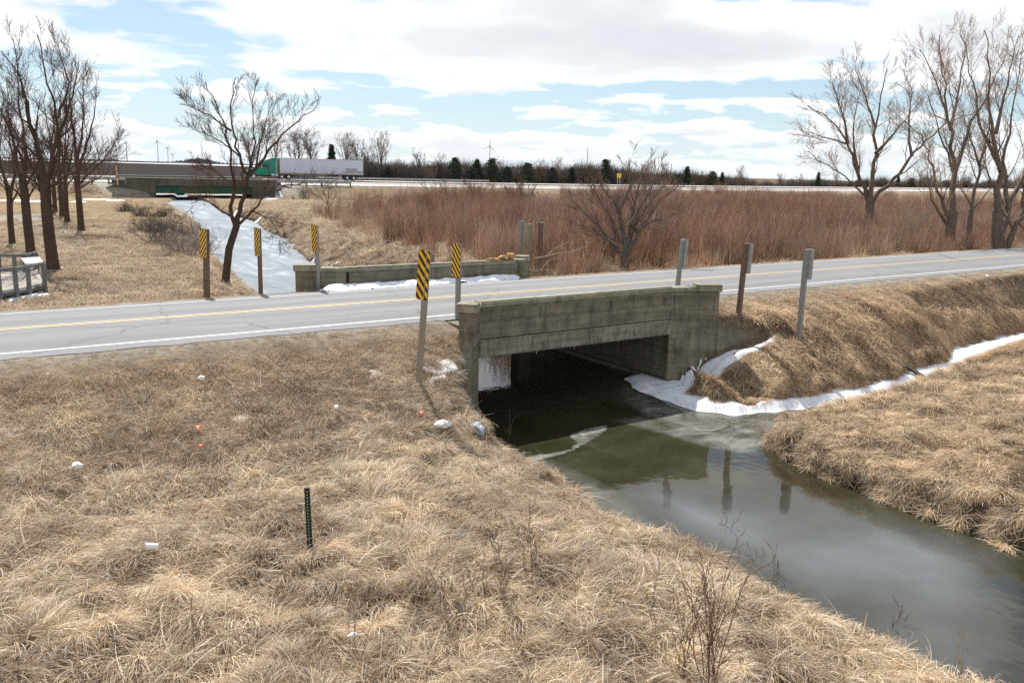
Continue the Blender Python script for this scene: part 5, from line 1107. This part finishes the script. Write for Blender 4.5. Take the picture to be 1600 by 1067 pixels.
# the park trees at the left
GL = 'bare trees in rows on the lawn at the left'
drawn_tree(41.8, (84, 420), [([(84, 420), (77, 370), (72, 320), (71, 285)], 10, 8),
    ([(71, 290), (62, 240), (45, 180), (32, 120), (2, 80)], 7, .8), ([(72, 288), (85, 230), (92, 185), (72, 120), (58, 55)], 6, .8), ([(85, 232), (108, 175), (120, 120), (118, 85)], 4, .7), ([(74, 320), (56, 285), (20, 262), (-10, 250)], 3.5, .6), ([(71, 300), (100, 275), (140, 262), (168, 232)], 3, .6),
    ([(62, 240), (40, 160), (20, 60)], 4, .6), ([(92, 185), (108, 130), (90, 70)], 3, .6), ([(76, 330), (95, 305), (120, 300)], 2, .5), ([(72, 300), (40, 240), (8, 190)], 4, .6)],
    'tallest bare tree at the left, standing nearest the wooden deck', BK_D, TWIG_R, 21, kids=(11, 7, 5), Lsub=3.4, twig_r=.008, group=GL)
drawn_tree(47.5, (49, 397), [([(49, 397), (43, 350), (38, 300), (36, 285)], 7.5, 6.5),
    ([(36, 290), (22, 230), (5, 180), (-10, 140)], 4.5, .7), ([(37, 288), (40, 230), (30, 170), (28, 100)], 4.5, .7), ([(38, 295), (60, 255), (78, 210)], 3, .6), ([(40, 315), (15, 290), (-15, 270)], 2.5, .5), ([(40, 318), (55, 290), (58, 255)], 2.4, .5), ([(37, 260), (15, 200), (10, 120)], 3, .5)],
    'second bare tree from the deck, left of the tallest one', BK_D, TWIG_R, 22, kids=(11, 7, 5), Lsub=3.2, twig_r=.009, group=GL)
drawn_tree(54, (19, 379), [([(19, 379), (16, 345), (15, 310)], 5, 4.5), ([(15, 315), (5, 270), (-15, 220)], 3.5, .6), ([(16, 312), (22, 265), (15, 200), (18, 150)], 3.5, .6), ([(17, 320), (32, 290), (45, 260)], 2.4, .5), ([(16, 300), (-2, 250), (2, 180)], 2.4, .5)],
    'slim bare tree at the left edge of the photo, behind the deck', BK_D, TWIG_R, 23, kids=(11, 7, 5), Lsub=3.6, twig_r=.01, group=GL)
drawn_tree(66, (127, 359), [([(127, 359), (124, 320), (121, 290), (121, 275)], 5.5, 4.5), ([(121, 280), (118, 220), (108, 160), (112, 110)], 4, .6), ([(122, 278), (135, 230), (148, 180), (150, 135)], 3.5, .6), ([(122, 290), (145, 265), (172, 238), (185, 215)], 2.4, .5), ([(121, 285), (100, 250), (90, 215)], 2.4, .5), ([(121, 250), (130, 190), (130, 120)], 3, .5), ([(123, 295), (150, 280), (180, 262)], 2, .5)],
    'bare tree nearest the brush pile, rightmost in the lawn rows', BK_D, TWIG_R, 24, kids=(11, 7, 5), Lsub=3.8, twig_r=.011, big_r=.04, group=GL)
for k, (Y_, bx, by, tx, lab) in enumerate(((74, 105, 347, 100, 'bare tree in the back row just left of the one nearest the brush pile'), (81, 97, 338, 90, 'third bare tree back in the right hand lawn row, half hidden'), (86, 86, 327, 80, 'farthest small bare tree at the back of the lawn rows'), (62, 66, 352, 62, 'bare tree glimpsed between the two nearest lawn trunks'))):
    if k == 3: continue
    drawn_tree(Y_, (bx, by), [([(bx, by), (bx-2, by-30), (bx-3, by-60)], 4.4-.4*k, 3.6-.3*k), ([(bx-3, by-58), (bx-8, by-110), (bx-18, by-170)], 3, .5), ([(bx-3, by-60), (bx+8, by-105), (bx+14, by-165)], 3, .5), ([(bx-3, by-55), (bx-22, by-85), (bx-38, by-110)], 2, .5), ([(bx-3, by-55), (bx+20, by-80), (bx+38, by-100)], 2, .5), ([(bx-5, by-80), (bx-2, by-140), (bx-2, by-190)], 2.4, .5)],
        lab, BK_D, TWIG_R, 25+k, kids=(9, 6, 4), Lsub=3.6, twig_r=.013, big_r=.045, group=GL)
# generic small bare trees (meshes shared by copies)
def generic(seed, h, bk, tw, spread=.5, trunk=.28, kids=(7, 6, 5), maxlev=3, twr=.012, stems=4, name='bare_tree'):
    rg = np.random.default_rng(seed); Lm = Limbs(twr); r0 = h*.017; n = 6; P = np.array([[0, 0, -.3]]+[[rg.normal(0, .02)*h*.3, rg.normal(0, .02)*h*.3, h*trunk*i/(n-1)] for i in range(1, n)]); rr_ = r0*np.linspace(1.3, .85, n); Lm.big.append((P, rr_))
    for k in range(stems):
        a = 2*np.pi*(k+rg.random()*.6)/stems; e = spread*rg.uniform(.3, 1.2) if k else .08; d = [math.cos(a)*math.sin(e), math.sin(a)*math.sin(e), math.cos(e)]; q = P[-1] if k < 2 else P[rg.integers(n-3, n)]
        branch(Lm, q, d, h*(1-trunk)*rg.uniform(.75, 1.0), r0*.6, 1, maxlev+1, rg, .16, .14, (0,)+tuple(kids), (.62, .2), .42, .035, .15)
    return Lm
def place_generic(Lm, x, y, Y, label, bk, tw, scale=1.0, group=None, name='bare_tree', rz=0.0, zoff=0.0):
    b = pd(x, y, Y); b[2] = float(gz(b[0], b[1]))+zoff; o = tree_obj(Lm, (0, 0, 0), label, bk, tw, name, group); o.location = tuple(b); o.scale = (scale,)*3; o.rotation_euler = (0, 0, rz); return o
g_small = generic(40, 5.0, BK_M, TWIG_R, .65, .25, (7, 6, 4), stems=5)
DENSE = mat('brownish_buds', (.22, .125, .090), .9, .2, 2.0)
sm = [(513, 322, 90, .92, 'small bare tree between the stream and the highway, in front of the truck'), (681, 316, 98, .95, 'small bare tree at the thicket edge below the highway, left of two twiggy ones'), (745, 318, 98, .88, 'small twiggy brown tree below the highway, first of the pair'), (815, 320, 98, .9, 'small twiggy brown tree below the highway, second of the pair'), (872, 312, 100, .5, 'tiny bushy tree by the highway left of the many stemmed tree'), (925, 318, 96, .8, 'small bare tree behind the left side of the many stemmed tree')]
g2 = generic(41, 5.0, BK_M, TWIG_R, .8, .2, (12, 9, 6), stems=6)
for k, (x, y, Y_, s_, lab) in enumerate(sm):
    dense = k in (2, 3, 4); place_generic(g2 if dense else g_small, x, y, Y_, lab, BK_M, DENSE if dense else TWIG_M, s_, 'small trees in front of the highway', 'small_tree', k*1.3)
# evergreens and bare trees beyond the highway
PINE = mat('pine_needles', (.050, .068, .040), .8, .4, 1.5, spec=.2); 
_hx = [proj(v2s(p[0], p[1], HZ))[0] if p[1] > 20 else -9999 for p in offset_line(HWs, 44)]; _hy = [p[1] for p in offset_line(HWs, 44)]
def Ybey(x):
    k = [i for i in range(len(_hx)) if _hx[i] > -2000]; return float(np.interp(x, [_hx[i] for i in k], [_hy[i] for i in k]))
def pine_mesh(seed, h, w, flat=False):
    rg = np.random.default_rng(seed); V = []; n = 2600; u = rg.random(n)**.8; hgt = .12+.88*u; prof = (1-u)**.75 if not flat else np.sqrt(np.clip(1-(u*1.15-.35)**2*1.6, .05, 1)); prof = np.clip(prof, .04, 1)
    nb = 5; lay = .86+.14*np.sin(u*nb*2*np.pi+rg.random(n)*2.5); a = rg.uniform(0, 2*np.pi, n); sec = .75+.25*np.sin(a*3+u*9)+.15*np.sin(a*5+u*23); rad = w*.5*prof*lay*sec*np.sqrt(rg.uniform(.25, 1.1, n)); c = np.stack([np.cos(a)*rad+rg.normal(0, w*.05, n), np.sin(a)*rad+rg.normal(0, w*.05, n), hgt*h-rad*.15+rg.normal(0, h*.02, n)], -1)
    sz = h*.035*rg.uniform(.5, 1.4, n); d1 = rg.normal(0, 1, (n, 3)); d1[:, 2] *= .4; d1 += np.stack([np.cos(a), np.sin(a), 0*a], -1)*1.2; d1 /= np.linalg.norm(d1, axis=1, keepdims=True); d2 = np.cross(d1, rg.normal(0, 1, (n, 3))); d2 /= np.linalg.norm(d2, axis=1, keepdims=True)
    Vv = np.stack([c-d1*sz[:, None], c-d2*sz[:, None]*.3, c+d1*sz[:, None]*1.2, c+d2*sz[:, None]*.3], 1).reshape(-1, 3); return Vv, np.arange(4*n).reshape(-1, 4)
def pine(x, yb, ytop, wpx, Y, label, seed, flat=False):
    Y = max(Y-10, Ybey(x)+2); b = pd(x, yb, Y); g_ = float(gz(b[0], b[1])); tp_ = pd(x, ytop, Y)[2]; h = float(tp_-g_); o = empty('evergreen_tree', (b[0], b[1], g_), label, 'tree', 'evergreens beyond the highway')
    V, Q = pine_mesh(seed, h, wpx/F*Y, flat); mesh_np('crown', V, Q, PINE, o); m = MB(); m.tube([(0, 0, -.3), (0, 0, h*.5), (0, 0, h*.93)], [h*.022, h*.014, h*.004], 7); m.build('trunk', BK_D, o)
for k, a in enumerate(((519, 280, 228, 26, 212, 'dark evergreen standing behind the trailer roof', 0), (711, 285, 247, 30, 205, 'dark ragged evergreen left of the single wind turbine', 1), (738, 287, 262, 26, 206, 'low rounded evergreen between the ragged one and the turbine', 1), (745, 287, 250, 20, 212, 'small rounded evergreen immediately left of the turbine', 1), (768, 288, 248, 32, 206, 'round topped dark evergreen directly below the wind turbine', 1), (793, 288, 261, 26, 208, 'low dark evergreen just right of the one below the turbine', 1),
        (824, 289, 255, 34, 207, 'broad evergreen behind the second twiggy tree', 1), (863, 290, 262, 28, 212, 'small dark evergreen left of the many stemmed tree', 1), (893, 291, 262, 24, 212, 'narrow evergreen above the many stemmed tree on its left', 0), (945, 292, 250, 48, 205, 'tallest broad evergreen with a pointed top, right of the mast', 0), (1072, 294, 261, 28, 215, 'pointed dark evergreen standing alone right of the many stemmed tree', 0), (1112, 295, 268, 26, 222, 'small ragged evergreen left of the yellow sign', 1), (1127, 295, 270, 14, 222, 'little evergreen close to the left side of the yellow sign', 0),
        (1277, 296, 270, 14, 250, 'small thin evergreen left of the broad round topped tree', 0), (1402, 297, 276, 14, 250, 'tiny evergreen seen between the limbs of the broad tree', 0), (1423, 297, 278, 20, 250, 'tiny bushy evergreen seen between the first two big trees at the right', 1))):
    pine(*a[:6], 60+k, bool(a[6]))
g_far = [generic(50+k, 9.0, BK_M, TWIG_R, .42, .2, (9, 7, 5), stems=6, twr=.017) for k in range(3)]
fars = [(395, 195, 176, 'dense bare tree crown rising behind the truck cab'), (432, 200, 182, 'bare tree behind the front end of the trailer'), (467, 198, 200, 'bare tree above the front third of the trailer'), (490, 205, 208, 'bare tree above the middle of the trailer'), (541, 205, 206, 'bare tree above the rear end of the trailer'), (557, 214, 200, 'thin bare tree above the very end of the trailer'), (577, 228, 204, 'bare tree just right of the trailer end'), (595, 204, 200, 'tall pale bare tree right of the truck, highest in the far row'), (655, 235, 204, 'bare tree halfway between the truck and the turbine'), (690, 242, 204, 'bare tree left of the ragged evergreen'), (620, 248, 204, 'low bare tree right of the tall pale one'),
        (785, 248, 214, 'pale bare tree right of the wind turbine'), (845, 250, 212, 'bare tree right of the broad evergreen'), (870, 245, 210, 'bare tree behind the tiny bushy tree by the highway'), (925, 256, 210, 'bare tree left of the tallest evergreen'), (980, 255, 210, 'bare tree right of the tallest evergreen'), (1010, 250, 212, 'bare tree behind the many stemmed tree'), (1040, 252, 212, 'pale bare tree behind the right side of the many stemmed tree'), (1095, 268, 222, 'low bare tree right of the lone pointed evergreen'), (1155, 258, 222, 'bare tree directly left of the yellow sign'), (1220, 270, 250, 'low spreading bare tree right of the yellow sign'), (1250, 272, 250, 'bare tree left of the small thin evergreen'), (1305, 268, 240, 'bare tree under the left limbs of the broad tree'), (1440, 262, 210, 'bare tree behind the first big roadside tree')]
tws = [TWIG_M, TWIG_L, TWIG_R]
for k, (x, yt, Y_, lab) in enumerate(fars):
    Y_ = max(Y_, Ybey(x)+5); b = pd(x, 290, Y_); g_ = float(gz(b[0], b[1])); h = float(pd(x, yt, Y_)[2]-g_); place_generic(g_far[k % 3], x, 290, Y_, lab, BK_M, tws[k % 3], h/9.0, 'bare trees in the row beyond the highway', 'bare_tree', k*2.1)
# dark wood that closes the view beyond the highway
wood_p = []
WDK = [(.17, .145, .13), (.13, .115, .105), (.22, .18, .155), (.10, .088, .08)]; WM_ = straw_mat('woodland_stems', trans=.05)
for k in range(4): wood_p.append(proto('w', [wands(150, 1.6, 3.0, 6.3, .11, WDK, twigs=4, lean=.2), wands(90, 2.0, 1.0, 3.0, .16, WDK, twigs=3, lean=.5)], WM_))
V, Q = pine_mesh(99, 5.0, 4.0, True); ob = mesh_np('w', V, Q, PINE, link=False); wood_p.append(ob)
ws, wt, wi, wsc = [], [], [], []
for x in np.arange(560, 1640, 1.5):
    Y_ = Ybey(x)+rng.uniform(4, 50); 
    b = pd(x, 285, Y_); yt = np.interp(x, [560, 640, 800, 950, 1060, 1130, 1200, 1300, 1600], [263, 265, 270, 272, 277, 282, 288, 286, 287])+rng.normal(0, 2.5)+5*float(fbm(np.array(x/38.), np.array(3.3), 3)); g_ = float(gz(b[0], b[1])); h = float(pd(x, yt, Y_)[2])-g_
    if h < .8: continue
    ws.append(b[0]); wt.append(b[1]); k = rng.integers(0, 5) if rng.random() < .8 else 0; wi.append(k); wsc.append(h/(4.6 if k == 4 else 4.6))
ws, wt = np.array(ws), np.array(wt)
scatter('far_woodland', wood_p, np.stack([ws, wt, gz(ws, wt)-.3], -1), np.stack([0*ws, 0*ws, rng.uniform(-3, 3, len(ws))], -1), wsc, wi, 'dark leafless woodland closing the view beyond the highway', 'woodland')
# distant tree lines on the horizon
RID = mat('haze_tinted_trees', (.13, .14, .16), .95, .3, .05)  # blue-grey of the distant air is put into the tree colour
def ridge(label, pts, Y0, name='distant_woods'):
    xs_ = np.arange(pts[0][0], pts[-1][0], 1.2); bm_ = MB(); Vv, Ff = [], []
    for x in xs_:
        top = np.interp(x, [p[0] for p in pts], [p[1] for p in pts])+rng.normal(0, .7); 
        for j in range(3):
            Y_ = Y0+rng.uniform(0, 120); xx = x+rng.uniform(-1, 1); tp_ = pd(xx, top+rng.uniform(0, 1.5), Y_); g_ = tp_[2]-max(4., Y_/F*8); r_ = 1.3*Y_/F; b_ = len(Vv)
            for a in range(5): q = a*1.2566+rng.random(); Vv.append((tp_[0]+r_*math.cos(q), tp_[1]+r_*math.sin(q), tp_[2]-r_*.8))
            Vv.append((tp_[0], tp_[1], tp_[2]))
            for a in range(5): Vv.append((Vv[b_+a][0], Vv[b_+a][1], g_))
            for a in range(5): Ff.append((b_+a, b_+(a+1) % 5, b_+5, b_+5)); Ff.append((b_+a, b_+(a+1) % 5, b_+6+(a+1) % 5, b_+6+a))
    me = bpy.data.meshes.new(name); me.from_pydata([tuple(map(float, v)) for v in Vv], [], [f if f[2] != f[3] else f[:3] for f in Ff]); me.materials.append(RID); o = bpy.data.objects.new(name, me); COL.objects.link(o); return tag(o, label, 'woods', kind='stuff')
ridge('low far-off woods on the horizon left of the leaning tree', [(255, 254), (280, 251), (300, 248), (312, 247), (325, 249), (340, 253), (365, 256)], 1300)
ridge('low far-off woods on the horizon at the far left', [(-40, 250), (20, 248), (150, 249), (178, 248), (190, 253)], 1500)
ridge('far-off woods tinted blue grey for haze along the horizon in the middle and right', [(560, 262), (700, 264), (800, 266), (900, 267), (1000, 272), (1100, 275), (1190, 282), (1250, 283), (1300, 288), (1600, 294)], 1800)

# ---------------------------------------------------------------- brush and weeds
def brush(x, y, Y, h, label, seed, tw, n=16, flat=.9, kids=(6, 5), r0=.03, Lr=1.0):
    rg = np.random.default_rng(seed); Lm = Limbs(); b = pd(x, y, Y); b[2] = float(gz(b[0], b[1]))
    for k in range(n):
        a = rg.uniform(0, 2*np.pi); e = abs(rg.normal(flat, .3)); q = np.array([rg.normal(0, .35)*h, rg.normal(0, .35)*h, -.05]); branch(Lm, b+q, [math.cos(a)*math.sin(e), math.sin(a)*math.sin(e), math.cos(e)], h*Lr*rg.uniform(.7, 1.2), r0, 1, 3, rg, .05, .25, (0,)+tuple(kids), (.7, .25), .55, 9., .3)
    o = empty('brush', b, label, 'bush', 'bare bushes along the frozen stream'); o_ = tubes('stems', [(P-b, r_) for P, r_ in Lm.small], 3, tw, o)
BT = mat('grey_brush_twigs', (.125, .095, .082), .9, .3, 3.0); BT2 = mat('light_brush_twigs', (.27, .215, .18), .9, .3, 3.0)
for k, a in enumerate(((290, 400, 52, 2.2, 'tangled grey brush heap on the left stream bank, nearest part by the dark marker post', BT2), (262, 385, 58, 2.3, 'dark tangled bush in the middle of the brush on the left stream bank', BT), (300, 385, 57, 1.8, 'low bush at the ice edge behind the nearest brush heap', BT2), (240, 362, 67, 1.8, 'tangled bush further up the left stream bank', BT), (275, 358, 69, 1.6, 'bush leaning over the ice on the left stream bank', BT), (225, 338, 84, 1.3, 'low bush near the wing wall of the highway bridge', BT), (195, 332, 90, 1.2, 'farthest low bush on the left stream bank', BT), (255, 338, 84, 1.2, 'thin bush between the highway bridge and the dark bushes', BT))):
    brush(*a[:5], 200+k, a[5], n=34, kids=(8, 5), Lr=.9)
for k, a in enumerate(((1440, 330, 95, 3.0, 'thorny bush behind the thicket between the big right hand trees'), (1500, 330, 92, 3.0, 'grey bush under the highway behind the roadside trees'), (1320, 305, 115, 3.0, 'pale bush in front of the highway left of the broad tree'), (1575, 335, 88, 3.2, 'dense grey bush behind the multi trunked tree'))):
    brush(*a[:5], 230+k, BT2, n=26, flat=.6, kids=(8, 5), Lr=.9, r0=.04)
# fallen limb by the far bridge wall
Lm = Limbs(); rg = np.random.default_rng(5); b = gp(842, 425)
for pl, r_ in (([(835, 404), (852, 401), (872, 396), (893, 394), (920, 384)], .055), ([(855, 400), (866, 389), (890, 378)], .045), ([(845, 422), (856, 408), (868, 404)], .035), ([(812, 420), (840, 423), (870, 421)], .03)):
    P = resample([pd(x, y, 38.2+i*.15) for i, (x, y) in enumerate(pl)], 9); Lm.small.append((P, r_*np.linspace(1, .35, 9)*.8)); spawn(Lm, P, r_*np.ones(9)*.4, 1.2, 2, 3, rg, .05, .2, (0, 0, 3), (.6, .2), .5, 9.)
o = empty('fallen_branch', b, 'fallen bare branch lying by the posts at the end of the far bridge wall', 'branch'); tubes('limb', [(P-b, r_) for P, r_ in Lm.small], 5, mat('bleached_wood', (.34, .27, .21), .9), o)
# tall weeds in the foreground
WD = mat('reddish_weed_stems', (.20, .115, .075), .85, .2, 6.0); WG = mat('grey_weed_stems', (.26, .20, .15), .85, .2, 6.0)
def weed(x, y, hpx, n, label, seed, material, r0=.006, spread=.22, kids=(4, 3), maxlev=2, top=None):
    rg = np.random.default_rng(seed); Lm = Limbs(); b = gp(x, y); X, Y = s2v(b[0], b[1]); h = hpx/F*Y
    for k in range(n):
        a = rg.uniform(0, 2*np.pi); e = abs(rg.normal(0, spread)); q = np.array([rg.normal(0, .05), rg.normal(0, .05), -.04]); branch(Lm, b+q, [math.cos(a)*math.sin(e), math.sin(a)*math.sin(e), math.cos(e)], h*rg.uniform(.55, 1.05), r0, 1, 1+maxlev, rg, .05, .07, (0,)+tuple(kids), (.45, .15), .35, 9., .3)
    o = empty('weed', b, label, 'weed', 'tall dead weeds in the foreground'); tubes('stems', [(P-b, r_) for P, r_ in Lm.small], 4, material, o)
weed(1108, 1078, 262, 11, 'tall many stemmed reddish weed at the bottom of the photo, right of centre', 301, WD, .010, .14, (5, 3))
weed(1070, 1070, 190, 5, 'shorter leaning reddish weed just left of the tall one at the bottom', 302, WD, .007, .35)
weed(1020, 1000, 150, 4, 'thin leaning weed halfway between the tall weed and the grey ones', 303, WG, .005, .5)
weed(692+6, 975, 170, 6, 'grey branching weed in the middle of the foreground, leaning left', 304, WG, .006, .45, (6, 4))
weed(778, 950, 150, 4, 'grey fine topped weed, centre one of three in the foreground', 305, WG, .006, .2, (7, 4))
weed(828, 920, 150, 4, 'grey fine topped weed nearest the water, rightmost of three', 306, WG, .006, .16, (7, 4))
weed(745, 940, 120, 3, 'small pale weed left of the three grey ones', 307, WG, .005, .3, (5, 3))
weed(1215, 930, 95, 3, 'thin dark weed standing out over the water at the right bank edge', 308, WD, .005, .3)
weed(1180, 905, 80, 3, 'short thin weed at the water edge above the tall weed', 309, WD, .005, .3)
weed(545, 1040, 190, 2, 'single thin straight stem at the bottom left of centre', 310, WG, .005, .08, (2, 2))
weed(300, 1010, 120, 3, 'thin weed low in the left foreground grass', 311, WG, .005, .3)
weed(795, 702, 70, 4, 'few pale stalks sticking up at the grass edge under the bridge', 312, WG, .006, .45, (2, 1))
weed(1390, 1010, 90, 4, 'bent thin weed near the water at the lower right', 313, WD, .005, .4)
weed(1500, 1075, 110, 3, 'thin weed in the lower right corner above the water', 314, WG, .005, .25)
weed(1130, 850, 70, 3, 'little weed on the bank edge in front of the post reflections', 315, WG, .004, .3)

# ---------------------------------------------------------------- litter and the loose plank
ORG = mat('orange_ribbon', (.85, .14, .02), .5, .1, 8.0); LITW = mat('white_plastic', (.78, .78, .76), .4, .06, 6.0); REDP = mat('red_ribbon', (.70, .06, .03), .5)
def ribbon(x, y, size, label, material, seed):
    rg = np.random.default_rng(seed); b = gp(x, y); b[2] += .16; o = empty('ribbon', b, label, 'ribbon', 'bright plastic scraps in the grass'); V = []; n = 9
    for i in range(n):
        a = i/(n-1); c = np.array([math.sin(a*5)*size*.5, math.cos(a*4)*size*.3, .02+size*.7*math.sin(a*2.6)]); V += [c+np.array([0, -size*.22, 0]), c+np.array([size*.05, size*.25, size*.12])]
    m = MB(); m.add(V, [(2*i, 2*i+1, 2*i+3, 2*i+2) for i in range(n-1)]); m.build('strip', material, o, smooth=True)
ribbon(310, 684, .12, 'bright orange plastic flag in the grass, upper of two at the left', ORG, 1); ribbon(314, 712, .09, 'small red plastic scrap just below the orange flag at the left', REDP, 2)
ribbon(658, 659, .12, 'bright orange plastic flag below the tallest marker post', ORG, 3); ribbon(1147, 563, .12, 'little red flag on the grass mound right of the bridge', REDP, 4); ribbon(1214, 520, .1, 'pale red scrap in the grass between the two posts on the right bank', REDP, 5)
def crumple(x, y, rx, ry, rz_, label, name, cat, seed, material=LITW, lift=.12):
    rg = np.random.default_rng(seed); b = gp(x, y); b[2] += lift+.14; bm = bmesh.new(); bmesh.ops.create_icosphere(bm, subdivisions=3, radius=1)
    for v in bm.verts:
        c = v.co; k = 1+.28*float(fbm(np.array(c.x*2.1+seed), np.array(c.y*2.1+c.z*1.7), 3))*1.8; v.co = Vector((c.x*rx*k, c.y*ry*k, c.z*rz_*k))
    me = bpy.data.meshes.new(name); bm.to_mesh(me); bm.free(); me.materials.append(material); o = bpy.data.objects.new(name, me); COL.objects.link(o); o.location = tuple(b); tag(o, label, cat, 'pale litter in the grass')
crumple(692, 679, .22, .14, .09, 'crumpled white plastic bag in the grass by the left wing wall', 'plastic_bag', 'bag', 11); crumple(742, 668, .14, .42, .18, 'bluish lump of ice at the foot of the left wing wall', 'ice_lump', 'ice', 21, mat('blue_ice', (.30, .35, .41), .4, .2, 5.0), -.16); crumple(122, 747, .10, .08, .06, 'white crumpled litter in the grass at the left', 'litter', 'litter', 12)
crumple(316, 607, .08, .06, .05, 'white scrap on the grass slope below the road', 'litter', 'litter', 13); crumple(526, 653, .07, .06, .05, 'white scrap halfway between the orange flags', 'litter', 'litter', 14); crumple(552, 1018, .07, .04, .03, 'small white scrap near the bottom of the photo', 'litter', 'litter', 15)
b = gp(241, 886); b[2] += .36; cup = empty('paper_cup', b, 'white disposable cup lying on its side in the left foreground grass', 'cup', rz=R(-28)); m = MB(); m.tube([(-.085, 0, 0), (.085, 0, 0)], [.058, .040], 20); m.build('cup', LITW, cup, .003)
m = MB(); m.tube([(-.103, 0, 0), (-.086, 0, 0)], [.062, .064], 20); m.build('lid', mat('cup_lid', (.70, .62, .58), .4), cup, .003)
p0 = px(1415, 573, -2.25); p1 = px(1455, 598, -2.62); d = Vector([float(v) for v in p1-p0]); c = (p0+p1)/2; o = empty('loose_plank', c, 'dark wet plank lying across the snow at the edge of the side channel', 'plank'); o.rotation_mode = 'QUATERNION'; o.rotation_quaternion = d.to_track_quat('X', 'Z'); m = MB(); m.box((0, 0, .03), (d.length, .2, .09)); m.build('board', mat('wet_wood', (.055, .045, .035), .6, .3, 8.0), o, .01)
